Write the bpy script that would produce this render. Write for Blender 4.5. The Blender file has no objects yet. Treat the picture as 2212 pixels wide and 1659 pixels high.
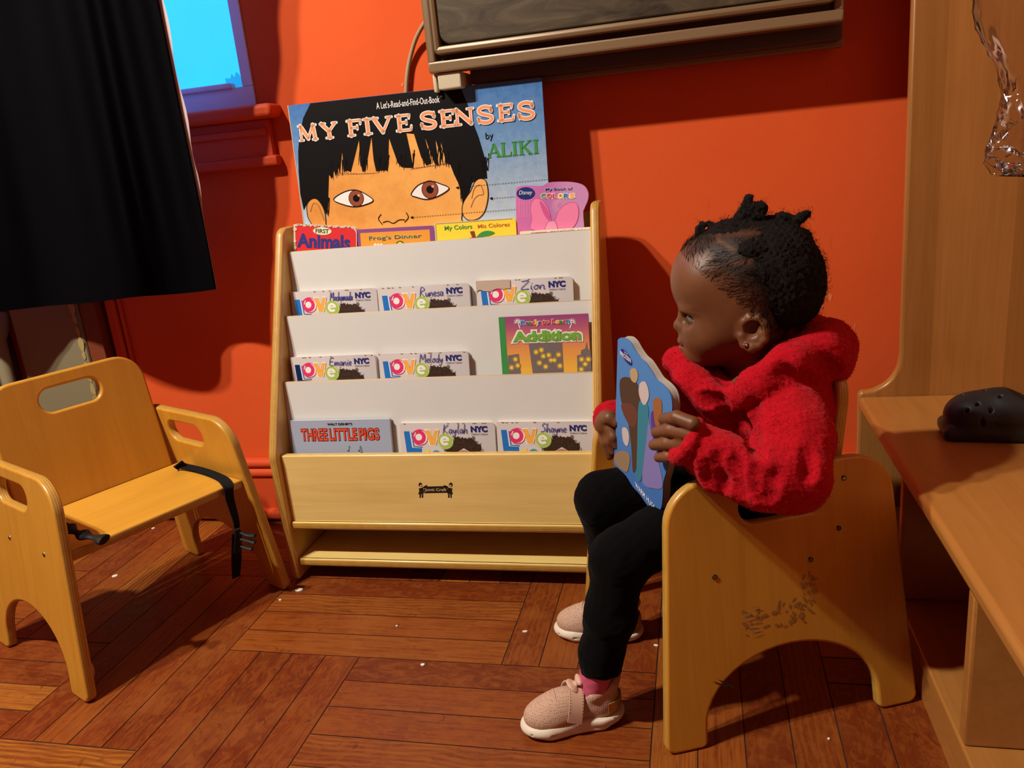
import bpy, bmesh, math, random
import numpy as np
from mathutils import Vector, Matrix, geometry
random.seed(7); np.random.seed(7)
SC = bpy.context.scene
COL = SC.collection

# ------------------------------------------------------------------ camera
F_PX, CX, CY = 1714.2, 1106.0, 829.5          # measured on the 2212 x 1659 photograph
YAW, PITCH, ROLL = -0.24533354, 0.27836574, -0.09888764
CAM = np.array([0.0, 0.0, 0.82])
_fw = np.array([math.sin(YAW)*math.cos(PITCH), math.cos(YAW)*math.cos(PITCH), -math.sin(PITCH)])
_r0 = np.array([math.cos(YAW), -math.sin(YAW), 0.0]); _u0 = np.cross(_r0, _fw)
_R = math.cos(ROLL)*_r0 + math.sin(ROLL)*_u0
_U = -math.sin(ROLL)*_r0 + math.cos(ROLL)*_u0
cam = bpy.data.cameras.new('camera'); cam.sensor_width = 36.0; cam.lens = F_PX/2212.0*36.0
cam.clip_start = 0.02
cam_o = bpy.data.objects.new('camera', cam); COL.objects.link(cam_o)
cam_o.matrix_world = Matrix(((_R[0], _U[0], -_fw[0], CAM[0]), (_R[1], _U[1], -_fw[1], CAM[1]),
                             (_R[2], _U[2], -_fw[2], CAM[2]), (0, 0, 0, 1)))
SC.camera = cam_o

# ------------------------------------------------------------------ light
SC.view_settings.view_transform = 'Standard'
SC.view_settings.look = 'None'
SC.view_settings.exposure = 0.0
SC.view_settings.gamma = 1.0
world = bpy.data.worlds.new('world'); SC.world = world; world.use_nodes = True
world.node_tree.nodes['Background'].inputs[0].default_value = (1.0, 0.24, 0.22, 1)
world.node_tree.nodes['Background'].inputs[1].default_value = 0.16
for bx in (-1.47, -1.71):                      # the two bulbs of the ceiling fixture behind the camera
    li = bpy.data.lights.new('ceiling_bulb', 'POINT'); li.energy = 198.0
    li.color = (1.0, 0.92, 0.78); li.shadow_soft_size = 0.035
    lo = bpy.data.objects.new('ceiling_bulb', li); COL.objects.link(lo); lo.location = (bx, 0.17, 2.50)

# ------------------------------------------------------------------ measuring helpers
def ray(px, py): return _R*(px-CX)/F_PX + _U*(CY-py)/F_PX + _fw
def hit(px, py, ax, val):
    d = ray(px, py); return CAM + d*((val-CAM[ax])/d[ax])
def hitp(px, py, P, n):
    d = ray(px, py); return CAM + d*(np.dot(np.array(P)-CAM, n)/np.dot(d, n))

# ------------------------------------------------------------------ object helpers
def put(name, me, parent=None, mats=(), M=None):
    o = bpy.data.objects.new(name, me); COL.objects.link(o)
    for m in mats: me.materials.append(m)
    if parent is not None: o.parent = parent
    if M is not None: o.matrix_local = M
    return o
def tag(o, label=None, cat=None, group=None, kind=None):
    if label: o['label'] = label
    if cat: o['category'] = cat
    if group: o['group'] = group
    if kind: o['kind'] = kind
    return o
def thing(name, label, cat, M=None, group=None):
    o = bpy.data.objects.new(name, None); COL.objects.link(o); o.empty_display_size = .05
    if M is not None: o.matrix_world = M
    return tag(o, label, cat, group)
def T(x=0, y=0, z=0): return Matrix.Translation((x, y, z))
def RZ(a): return Matrix.Rotation(a, 4, 'Z')
def frame(o, ex, ey, ez):
    return Matrix(((ex[0], ey[0], ez[0], o[0]), (ex[1], ey[1], ez[1], o[1]), (ex[2], ey[2], ez[2], o[2]), (0, 0, 0, 1)))
def smooth(me, ang=None):
    me.polygons.foreach_set('use_smooth', [True]*len(me.polygons))
    if ang is not None: me.set_sharp_from_angle(angle=math.radians(ang))
    me.update(); return me
def mesh_from(verts, faces, mi=None, name='mesh'):
    me = bpy.data.meshes.new(name); me.from_pydata([tuple(v) for v in verts], [], faces)
    if mi is not None: me.polygons.foreach_set('material_index', mi)
    me.update(); return me
def bm_mesh(bm, name='mesh', ang=40):
    me = bpy.data.meshes.new(name); bm.to_mesh(me); bm.free()
    smooth(me, ang)
    for p in me.polygons:                      # big flat sides keep their own normal
        if max(abs(c) for c in p.normal) > .9995: p.use_smooth = False
    return me
def box_bm(bm, x0, y0, z0, x1, y1, z1, bev=0.0, seg=2):
    r = bmesh.ops.create_cube(bm, size=1.0)
    vs = r['verts']
    for v in vs:
        v.co = Vector((x0 if v.co.x < 0 else x1, y0 if v.co.y < 0 else y1, z0 if v.co.z < 0 else z1))
    if bev > 0:
        es = list({e for v in vs for e in v.link_edges})
        bmesh.ops.bevel(bm, geom=es, offset=bev, segments=seg, affect='EDGES', profile=.5)
def box(name, b, mat, parent=None, bev=.002, seg=2, M=None):
    bm = bmesh.new(); box_bm(bm, *b, bev=bev, seg=seg)
    return put(name, bm_mesh(bm, name), parent, [mat], M)
def boxes(name, bs, mat, parent=None, bev=.002, M=None):
    bm = bmesh.new()
    for b in bs: box_bm(bm, *b, bev=bev)
    return put(name, bm_mesh(bm, name), parent, [mat], M)
def eval_curve(cu, name):
    o = bpy.data.objects.new(name, cu); COL.objects.link(o)
    dg = bpy.context.evaluated_depsgraph_get(); dg.update()
    me = bpy.data.meshes.new_from_object(o.evaluated_get(dg))
    bpy.data.objects.remove(o); bpy.data.curves.remove(cu)
    return me
def plate_mesh(outlines, thick, bev=.004, name='plate', edge_slot=True):
    """A flat board of the given 2-D outlines (first the rim, then holes) lying in XY, centred on z=0, edges rounded."""
    cu = bpy.data.curves.new(name, 'CURVE'); cu.dimensions = '2D'; cu.fill_mode = 'BOTH'
    for pts in outlines:
        s = cu.splines.new('POLY'); s.points.add(len(pts)-1)
        for p, q in zip(s.points, pts): p.co = (q[0], q[1], 0, 1)
        s.use_cyclic_u = True
    cu.extrude = thick/2-bev; cu.bevel_depth = bev; cu.bevel_resolution = 2; cu.offset = -bev
    me = eval_curve(cu, name)
    bm = bmesh.new(); bm.from_mesh(me); bmesh.ops.remove_doubles(bm, verts=bm.verts, dist=1e-5)
    bmesh.ops.recalc_face_normals(bm, faces=bm.faces); bm.to_mesh(me); bm.free()
    if edge_slot:
        for p in me.polygons: p.material_index = 1 if abs(p.normal.z) < .55 else 0
    smooth(me, 35)
    for p in me.polygons:
        if abs(p.normal.z) > .98: p.use_smooth = False
    return me
def rounded(pts, rads, n=8):
    out = []; N = len(pts)
    for i in range(N):
        p = np.array(pts[i], float); a = np.array(pts[i-1], float); b = np.array(pts[(i+1) % N], float)
        r = rads[i] if hasattr(rads, '__len__') else rads
        if r <= 0: out.append(tuple(p)); continue
        u = (a-p)/np.linalg.norm(a-p); v = (b-p)/np.linalg.norm(b-p)
        ang = math.acos(max(-1, min(1, u@v))); t = r/math.tan(ang/2)
        c = p+(u+v)/np.linalg.norm(u+v)*(r/math.sin(ang/2))
        s0 = p+u*t-c; s1 = p+v*t-c
        a0 = math.atan2(s0[1], s0[0]); a1 = math.atan2(s1[1], s1[0]); da = (a1-a0+math.pi) % (2*math.pi)-math.pi
        for k in range(n+1):
            q = a0+da*k/n; out.append((c[0]+r*math.cos(q), c[1]+r*math.sin(q)))
    return out
def spline_pts(pts, n=8, closed=False):
    P = [np.array(p, float) for p in pts]; out = []; N = len(P)
    rng = range(N if closed else N-1)
    for i in rng:
        p1 = P[i]; p2 = P[(i+1) % N]
        p0 = P[i-1] if (closed or i > 0) else p1*2-p2
        p3 = P[(i+2) % N] if (closed or i+2 < N) else p2*2-p1
        for k in range(n):
            t = k/n
            out.append(.5*((2*p1)+(-p0+p2)*t+(2*p0-5*p1+4*p2-p3)*t*t+(-p0+3*p1-3*p2+p3)*t**3))
    if not closed: out.append(P[-1])
    return out
def tube_mesh(pts, rad, n=10, flat=1.0, up=(0, 0, 1), caps=True, name='tube'):
    """Tube (or flat strap when flat<1) swept along points; rad may be a list."""
    P = [np.array(p, float) for p in pts]; V = []; Fc = []
    N = len(P); prev = np.array(up, float)
    for i, p in enumerate(P):
        t = P[min(i+1, N-1)]-P[max(i-1, 0)]; t /= np.linalg.norm(t)+1e-12
        s = prev-t*(prev@t); s /= np.linalg.norm(s)+1e-12; prev = s
        b = np.cross(t, s); r = rad[i] if hasattr(rad, '__len__') else rad
        for k in range(n):
            a = 2*math.pi*k/n; V.append(p+s*math.sin(a)*r*flat+b*math.cos(a)*r)
    for i in range(N-1):
        for k in range(n):
            Fc.append((i*n+k, i*n+(k+1) % n, (i+1)*n+(k+1) % n, (i+1)*n+k))
    if caps:
        Fc.append(tuple(range(n))[::-1]); Fc.append(tuple(range((N-1)*n, N*n)))
    return smooth(mesh_from(V, Fc, name=name), 50)
def join_meshes(mes, name='mesh'):
    bm = bmesh.new()
    for m in mes: bm.from_mesh(m)
    me = bpy.data.meshes.new(name); bm.to_mesh(me); bm.free()
    for m in mes: bpy.data.meshes.remove(m)
    return me

# ------------------------------------------------------------------ materials
MATS = {}
def mat(name, col=(.8, .8, .8), rough=.5, spec=.5, coat=0, metal=0, emit=None, sheen=0):
    if name in MATS: return MATS[name]
    m = bpy.data.materials.new(name); m.use_nodes = True
    b = m.node_tree.nodes['Principled BSDF']
    b.inputs['Base Color'].default_value = (*col, 1); b.inputs['Roughness'].default_value = rough
    b.inputs['Specular IOR Level'].default_value = spec; b.inputs['Coat Weight'].default_value = coat
    b.inputs['Metallic'].default_value = metal
    if sheen: b.inputs['Sheen Weight'].default_value = sheen; b.inputs['Sheen Roughness'].default_value = .5
    if emit: b.inputs['Emission Color'].default_value = (*emit[0], 1); b.inputs['Emission Strength'].default_value = emit[1]
    MATS[name] = m; return m
class NB:
    """Small node-graph builder."""
    def __init__(s, m): s.t = m.node_tree; s.b = s.t.nodes['Principled BSDF']
    def n(s, typ, **kw):
        nd = s.t.nodes.new(typ)
        for k, v in kw.items():
            if k.startswith('i_'):
                key = k[2:]; nd.inputs[int(key) if key.isdigit() else key.replace('_', ' ')].default_value = v
            else: setattr(nd, k, v)
        return nd
    def l(s, a, b): s.t.links.new(a, b)
    def ramp(s, fac, stops, interp='LINEAR'):
        r = s.n('ShaderNodeValToRGB'); cr = r.color_ramp; cr.interpolation = interp
        while len(cr.elements) < len(stops): cr.elements.new(.5)
        for e, (p, c) in zip(cr.elements, stops): e.position = p; e.color = (*c, 1)
        s.l(fac, r.inputs[0]); return r.outputs[0]
    def mix(s, fac, a, b, mode='MIX'):
        m = s.n('ShaderNodeMix', data_type='RGBA', blend_type=mode)
        for src, dst in ((fac, m.inputs[0]), (a, m.inputs[6]), (b, m.inputs[7])):
            if hasattr(src, 'is_linked'): s.l(src, dst)
            else: dst.default_value = src if not isinstance(src, tuple) or len(src) == 4 else (*src, 1)
        return m.outputs[2]
    def coord(s, which='Object', scale=(1, 1, 1), loc=(0, 0, 0)):
        tc = s.n('ShaderNodeTexCoord'); mp = s.n('ShaderNodeMapping')
        mp.inputs['Scale'].default_value = scale; mp.inputs['Location'].default_value = loc
        s.l(tc.outputs[which], mp.inputs[0]); return mp.outputs[0]
    def noise(s, vec, scale=5, detail=4, rough=.5, dist=0):
        nd = s.n('ShaderNodeTexNoise'); nd.inputs['Scale'].default_value = scale; nd.inputs['Detail'].default_value = detail
        nd.inputs['Roughness'].default_value = rough; nd.inputs['Distortion'].default_value = dist
        s.l(vec, nd.inputs['Vector']); return nd.outputs['Fac']
    def bump(s, h, strength=.2, dist=.002):
        bp = s.n('ShaderNodeBump'); bp.inputs['Strength'].default_value = strength; bp.inputs['Distance'].default_value = dist
        s.l(h, bp.inputs['Height']); s.l(bp.outputs[0], s.b.inputs['Normal'])
def wood(name, a, b, axis=0, rough=.32, coat=.25, scale=1.0, fig=.5):
    """Lacquered timber, grain along the given local axis."""
    m = mat(name, a, rough, coat=coat); g = NB(m)
    sc = [14*scale]*3; sc[axis] = 1.1*scale
    n1 = g.noise(g.coord('Object', tuple(sc)), 3.0, 5, .55, .6)
    sc2 = [120*scale]*3; sc2[axis] = 3*scale
    n2 = g.noise(g.coord('Object', tuple(sc2)), 2.0, 3, .6)
    c = g.ramp(n1, [(.30, b), (.55, a), (.8, tuple(min(1, x*1.12) for x in a))])
    c = g.mix(.18*fig*2, c, g.ramp(n2, [(.35, tuple(x*.72 for x in b)), (.6, a)]))
    n3 = g.noise(g.coord('Object', (3, 3, 3)), 2.5, 3, .6)
    c = g.mix(.22, c, g.ramp(n3, [(.3, tuple(x*.82 for x in a)), (.7, tuple(min(1, x*1.1) for x in a))]))
    g.l(c, g.b.inputs['Base Color']); g.bump(n2, .04, .001); m.node_tree.nodes['Principled BSDF'].inputs['Coat Roughness'].default_value = .25
    return m
def ply_edge(name, a, b, thick=.018, axis='Z'):
    m = mat(name, a, .4, coat=.15); g = NB(m)
    tc = g.n('ShaderNodeTexCoord'); sp = g.n('ShaderNodeSeparateXYZ'); g.l(tc.outputs['Object'], sp.inputs[0])
    mu = g.n('ShaderNodeMath', operation='MULTIPLY'); mu.inputs[1].default_value = 2*math.pi*4.5/thick; g.l(sp.outputs[axis], mu.inputs[0])
    si = g.n('ShaderNodeMath', operation='SINE'); g.l(mu.outputs[0], si.inputs[0])
    ma = g.n('ShaderNodeMath', operation='MULTIPLY_ADD'); ma.inputs[1].default_value = .5; ma.inputs[2].default_value = .5; g.l(si.outputs[0], ma.inputs[0])
    nz = g.noise(g.coord('Object', (30, 30, 30)), 2, 3)
    c = g.ramp(ma.outputs[0], [(.25, b), (.75, a)])
    c = g.mix(.3, c, g.ramp(nz, [(.3, b), (.7, a)])); g.l(c, g.b.inputs['Base Color']); return m

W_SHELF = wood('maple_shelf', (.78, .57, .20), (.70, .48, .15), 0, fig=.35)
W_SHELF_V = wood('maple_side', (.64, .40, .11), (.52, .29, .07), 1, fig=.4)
E_SHELF = ply_edge('maple_ply_edge', (.76, .55, .20), (.46, .26, .07), .012)
W_CHAIR = wood('birch_chair', (.56, .262, .028), (.49, .215, .020), 1, fig=.4)
W_SEAT = wood('birch_seat', (.60, .295, .034), (.52, .24, .025), 0, fig=.4)
E_CHAIR = ply_edge('birch_ply_edge', (.56, .33, .07), (.34, .17, .025), .018)
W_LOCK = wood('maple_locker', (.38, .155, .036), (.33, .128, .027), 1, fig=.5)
WHITE_PANEL = mat('white_laminate', (.62, .62, .60), .42)
def speck(m, dark=(.55, .47, .38)):
    g = NB(m); col = tuple(g.b.inputs['Base Color'].default_value)[:3]
    n1 = g.noise(g.coord('Object', (1, 1, 1)), 9, 5, .6); n2 = g.noise(g.coord('Object', (1, 1, 1)), 60, 3, .7)
    c = g.mix(g.ramp(n2, [(.66, (0, 0, 0)), (.74, (.35, .35, .35))]), col, dark)
    c = g.mix(g.ramp(n1, [(.35, (0, 0, 0)), (.75, (.18, .18, .18))]), c, tuple(x*.85 for x in col)); g.l(c, g.b.inputs['Base Color'])
speck(WHITE_PANEL)
BLACK_PL = mat('black_plastic', (.010, .010, .011), .6, spec=.2)
BLACK_WEB = mat('black_webbing', (.008, .0075, .008), .9, spec=.1); _g = NB(BLACK_WEB); _g.bump(_g.noise(_g.coord('Object', (900, 900, 900)), 1, 1), .5, .0006)
STEEL = mat('screw_steel', (.5, .42, .32), .3, metal=1)
SCREW_DARK = mat('screw_recess', (.02, .015, .01), .6)
# ------------------------------------------------------------------ smooth-blended solids meshed by surface nets
class Solid:
    """Rounded primitives blended with a smooth minimum; k is the blend radius, op 'u' adds and 's' carves."""
    def __init__(s): s.P = []
    def cone(s, a, b, r1, r2, k=.012, op='u', tagid=0): s.P.append(('c', (np.array(a, float), np.array(b, float), r1, r2), k, op, tagid)); return s
    def chain(s, pts, rs, k=.012, op='u', tagid=0):
        for i in range(len(pts)-1): s.cone(pts[i], pts[i+1], rs[i], rs[i+1], k, op, tagid)
        return s
    def ell(s, c, r, k=.012, op='u', R=None, tagid=0): s.P.append(('e', (np.array(c, float), np.array(r, float)*np.ones(3), np.eye(3) if R is None else np.array(R, float)), k, op, tagid)); return s
    def box(s, c, h, rad, k=.004, op='u', R=None, tagid=0): s.P.append(('b', (np.array(c, float), np.array(h, float), rad, np.eye(3) if R is None else np.array(R, float)), k, op, tagid)); return s
    def plane(s, p, n, k=.003, op='s', tagid=0): s.P.append(('p', (np.array(p, float), np.array(n, float)/np.linalg.norm(n)), k, op, tagid)); return s
    @staticmethod
    def dist(pr, X):
        t, a = pr[0], pr[1]
        if t == 'c':
            A, B, r1, r2 = a; d = B-A; L = d@d+1e-12; h = np.clip((X-A)@d/L, 0, 1)
            return np.linalg.norm(X-A-h[:, None]*d, axis=1)-(r1+(r2-r1)*h)
        if t == 'e':
            q = (X-a[0])@a[2].T; k0 = np.linalg.norm(q/a[1], axis=1); k1 = np.linalg.norm(q/a[1]**2, axis=1)+1e-9; return k0*(k0-1)/k1
        if t == 'b':
            q = np.abs((X-a[0])@a[3].T)-(a[1]-a[2]); return np.linalg.norm(np.maximum(q, 0), axis=1)+np.minimum(q.max(1), 0)-a[2]
        return -((X-a[0])@a[1])
    def val(s, X, prims=None, fn=None):
        d = np.full(len(X), 1.0)
        for p in (s.P if prims is None else prims):
            e = s.dist(p, X); k = p[2]
            if p[3] == 'u': h = np.maximum(k-np.abs(d-e), 0)/k; d = np.minimum(d, e)-h*h*k*.25
            else: h = np.maximum(k-np.abs(d+e), 0)/k; d = np.maximum(d, -e)+h*h*k*.25
        return d if fn is None else d+fn(X)
    def mesh(s, h, lo, hi, fn=None, pad=0.0, name='solid'):
        lo = np.array(lo, float); nb = np.ceil((np.array(hi)-lo)/(16*h)).astype(int); bs = 16*h; hd = bs*.87
        g = np.stack(np.meshgrid(*[np.arange(n) for n in nb], indexing='ij'), -1).reshape(-1, 3); C = lo+(g+.5)*bs
        D = [s.dist(p, C) for p in s.P]; tot = s.val(C)
        act = np.abs(tot) < hd*1.9+pad
        loc = np.stack(np.meshgrid(*[np.arange(17)]*3, indexing='ij'), -1).reshape(-1, 3)
        NX = nb*16+2; key = lambda q: (q[..., 0]*NX[1]+q[..., 1])*NX[2]+q[..., 2]
        cid, cpos, quads = [], [], []
        corner = np.array([[i, j, k] for i in (0, 1) for j in (0, 1) for k in (0, 1)])
        edges = [(a, b) for a in range(8) for b in range(a+1, 8) if np.abs(corner[a]-corner[b]).sum() == 1]
        for bi in np.nonzero(act)[0]:
            pr = [p for p, d in zip(s.P, D) if d[bi] < hd*2.2+p[2]*2]
            if not any(p[3] == 'u' for p in pr): continue
            o = g[bi]*16; X = lo+(o+loc)*h; v = s.val(X, pr, fn).reshape(17, 17, 17); sg = v < 0
            if sg.all() or not sg.any(): continue
            cv = np.stack([v[c[0]:c[0]+16, c[1]:c[1]+16, c[2]:c[2]+16] for c in corner], -1); cs = cv < 0
            ci = np.argwhere(cs.any(-1) & ~cs.all(-1)); w = cv[ci[:, 0], ci[:, 1], ci[:, 2]]
            acc = np.zeros((len(ci), 3)); cnt = np.zeros(len(ci))
            for a, b in edges:
                m = (w[:, a] < 0) != (w[:, b] < 0); t = np.where(m, w[:, a]/np.where(m, w[:, a]-w[:, b], 1), 0)
                acc += np.where(m[:, None], corner[a]+(corner[b]-corner[a])*t[:, None], 0); cnt += m
            cid.append(key(ci+o)); cpos.append(lo+(ci+o+acc/cnt[:, None])*h)
            for ax in range(3):
                sl0 = [slice(0, 16)]*3; sl1 = [slice(0, 16)]*3; sl1[ax] = slice(1, 17)
                a0, a1 = sg[tuple(sl0)], sg[tuple(sl1)]; e = np.argwhere(a0 != a1)+o
                fl = a0[a0 != a1]; u, w2 = np.eye(3, dtype=int)[(ax+1) % 3], np.eye(3, dtype=int)[(ax+2) % 3]
                q = np.stack([key(e), key(e-u), key(e-u-w2), key(e-w2)], 1); q[~fl] = q[~fl][:, ::-1]; quads.append(q)
        cid = np.concatenate(cid); cpos = np.concatenate(cpos); od = np.argsort(cid); cid, cpos = cid[od], cpos[od]
        Q = np.concatenate(quads); ix = np.searchsorted(cid, Q); ix = np.clip(ix, 0, len(cid)-1); ok = (cid[ix] == Q).all(1); ix = ix[ok]
        me = bpy.data.meshes.new(name); me.vertices.add(len(cpos)); me.vertices.foreach_set('co', cpos.astype(np.float32).ravel())
        me.loops.add(ix.size); me.loops.foreach_set('vertex_index', ix.astype(np.int32).ravel())
        me.polygons.add(len(ix)); me.polygons.foreach_set('loop_start', np.arange(0, ix.size, 4, dtype=np.int32)); me.update(calc_edges=True); me.validate()
        return smooth(me)
def verts(me): a = np.empty(len(me.vertices)*3, np.float32); me.vertices.foreach_get('co', a); return a.reshape(-1, 3).astype(float)
def paint(me, col, name='tone'):
    ca = me.color_attributes.new(name, 'FLOAT_COLOR', 'POINT'); ca.data.foreach_set('color', np.concatenate([col, np.ones((len(col), 1))], 1).astype(np.float32).ravel())
def wob(X, f, seed=0):
    r = np.random.RandomState(seed); s = np.zeros(len(X))
    for k in range(9):
        d = r.normal(size=(2, 3)); d /= np.linalg.norm(d, axis=1)[:, None]
        s += np.sin(X@d[0]*f*(.7+.9*r.rand())+r.rand()*6.28)*np.sin(X@d[1]*f*(.7+.9*r.rand())+r.rand()*6.28)
    return s/2.6
# ------------------------------------------------------------------ the room
YW = 1.67                                     # the back wall's face
m_wall = mat('orange_wall_paint', (.645, .094, .021), .75, spec=.05); _g = NB(m_wall)
_n = _g.noise(_g.coord('Object', (1, 1, 1)), 55, 5, .6); _n2 = _g.noise(_g.coord('Object', (1, 1, 1)), 2.2, 4, .55)
_c = _g.ramp(_n2, [(.3, (.615, .084, .021)), (.5, (.645, .094, .023)), (.75, (.67, .105, .026))])
_n3 = _g.noise(_g.coord('Object', (1.5, 1, .5)), 14, 3, .7)
_g.l(_g.mix(_g.ramp(_n3, [(.70, (0, 0, 0)), (.73, (.25, .25, .25))]), _c, (.5, .07, .022, 1)), _g.b.inputs['Base Color']); _g.bump(_n, .25, .0012)
m_trim = mat('orange_trim_paint', (.56, .070, .018), .55, spec=.18); _g = NB(m_trim); _g.bump(_g.noise(_g.coord('Object', (1, 1, 1)), 40, 4, .6), .2, .0012)

WX0, WX1, WZ0, WZ1 = -1.62, -.948, 1.020, 2.10         # window opening (sash outside)
def wall_with_hole():
    bm = bmesh.new()
    X = [-2.6, -1.70, -.925, 1.6]; Z = [0, .975, 2.2, 2.7]
    vs = {(i, j, k): bm.verts.new((X[i], YW+k*.14, Z[j])) for i in range(4) for j in range(4) for k in (0, 1)}
    for i in range(3):
        for j in range(3):
            if (i, j) == (1, 1): continue
            bm.faces.new([vs[i, j, 0], vs[i+1, j, 0], vs[i+1, j+1, 0], vs[i, j+1, 0]])
            bm.faces.new([vs[i, j, 1], vs[i, j+1, 1], vs[i+1, j+1, 1], vs[i+1, j, 1]])
    q = [(1, 1), (2, 1), (2, 2), (1, 2)]
    for a, b in zip(q, q[1:]+q[:1]):
        bm.faces.new([vs[a[0], a[1], 0], vs[a[0], a[1], 1], vs[b[0], b[1], 1], vs[b[0], b[1], 0]])
    me = bpy.data.meshes.new('wall_back'); bm.to_mesh(me); bm.free(); return me
wb = tag(put('wall_back', wall_with_hole(), None, [m_wall, mat('scraped_paint', (.74, .17, .05), .7)]), kind='structure')
bm = bmesh.new(); bm.from_mesh(wb.data)          # scrapes in the paint behind the child
for L in ([(1784, 606), (1788, 606), (1786, 648), (1782, 650)], [(1790, 632), (1798, 638), (1795, 652), (1789, 646)], [(1778, 640), (1781, 641), (1776, 675), (1774, 672)], [(1846, 700), (1849, 700), (1844, 728), (1842, 727)], [(867, 180), (872, 178), (871, 186), (866, 187)], [(884, 170), (889, 174), (886, 179), (882, 177)]):
    fc = bm.faces.new([bm.verts.new(hit(x, y, 1, YW-.0006)) for x, y in L]); fc.material_index = 1
bm.to_mesh(wb.data); bm.free()

# window: white painted sash, frosted pane with dusk light behind it
m_sash = mat('white_sash_paint', (.62, .63, .70), .5, spec=.2)
m_pane = mat('frosted_pane', (.1, .3, .4), .3, emit=((.02, .64, 3.0), 1.0)); _g = NB(m_pane)
_tc = _g.coord('Object', (1, 1, 1)); _w = _g.n('ShaderNodeTexWave', wave_type='BANDS', bands_direction='DIAGONAL'); _w.inputs['Scale'].default_value = 55
_w.inputs['Distortion'].default_value = 2.5; _w.inputs['Detail'].default_value = 3; _g.l(_tc, _w.inputs['Vector'])
_nn = _g.noise(_tc, 6, 4, .6)
_c = _g.mix(_g.ramp(_w.outputs['Fac'], [(.3, (0, 0, 0)), (.9, (.16, .16, .16))]), (.022, .66, 3.2, 1), (.07, .76, 3.2, 1))
_c = _g.mix(_g.ramp(_nn, [(.35, (0, 0, 0)), (.7, (.5, .5, .5))]), _c, (.03, .58, 3.0, 1))
_g.l(_c, _g.b.inputs['Emission Color'])
m_sil = mat('pane_silhouette', (.05, .2, .3), .3, emit=((.01, .42, .80), .85))
win = thing('window_1', None, None, T(0, YW, 0)); tag(win, kind='structure')
yf = -.004
boxes('window_frame', [(-1.70, yf, .978, -.926, .03, 1.020), (-.952, yf, 1.020, -.926, .03, 2.2), (-1.70, yf, 1.020, -1.64, .03, 2.2), (-1.64, yf, 2.13, -.952, .03, 2.2)], m_sash, win, .002)
box('glazing_bead', (-1.64, -.012, 1.018, -.975, .012, 1.030), m_sash, win, .004)
pane = put('pane', mesh_from([(-1.64, .016, 1.02), (-.952, .016, 1.02), (-.952, .016, 2.13), (-1.64, .016, 2.13)], [(0, 1, 2, 3)]), win, [m_pane])
_s = [(-1.000, 1.0205), (-.953, 1.0205), (-.953, 1.050), (-.958, 1.050), (-.962, 1.042), (-.966, 1.050), (-.972, 1.053), (-.977, 1.043), (-.983, 1.051), (-.988, 1.041), (-1.000, 1.044)]
put('pane_mark', mesh_from([(x, .0150, z) for x, z in _s], [tuple(range(len(_s)))]), win, [m_sil])
sill = box('trim_1', (-1.78, YW-.052, .948, -.870, YW+.01, .977), m_trim, None, .010, 3); tag(sill, kind='structure')
bm = bmesh.new(); box_bm(bm, -1.74, YW-.018, .868, -.898, YW+.002, .948, .003); box_bm(bm, -1.75, YW-.026, .850, -.888, YW+.002, .872, .006); box_bm(bm, -1.75, YW-.026, .915, -.905, YW+.002, .930, .004)
tag(put('trim_2', bm_mesh(bm), None, [m_trim]), kind='structure')
# baseboard with a double rounded cap, and the chase moulding under the window
bm = bmesh.new()
box_bm(bm, -2.6, YW-.028, .008, 1.6, YW, .125, .003); box_bm(bm, -2.6, YW-.034, .112, 1.6, YW, .136, .011, 4); box_bm(bm, -2.6, YW-.031, .136, 1.6, YW, .160, .011, 4)
box_bm(bm, -2.6, YW-.048, .004, 1.6, YW, .030, .010, 3)
tag(put('baseboard_back', bm_mesh(bm), None, [m_trim]), kind='structure')
bm = bmesh.new(); _tx = float(hit(262, 770, 1, YW-.02)[0]); box_bm(bm, _tx-.016, YW-.020, .16, _tx+.010, YW, .80, .006, 3); box_bm(bm, _tx+.014, YW-.012, .16, _tx+.022, YW, .80, .004, 3)
tag(put('trim_3', bm_mesh(bm), None, [m_trim]), kind='structure')

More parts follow.
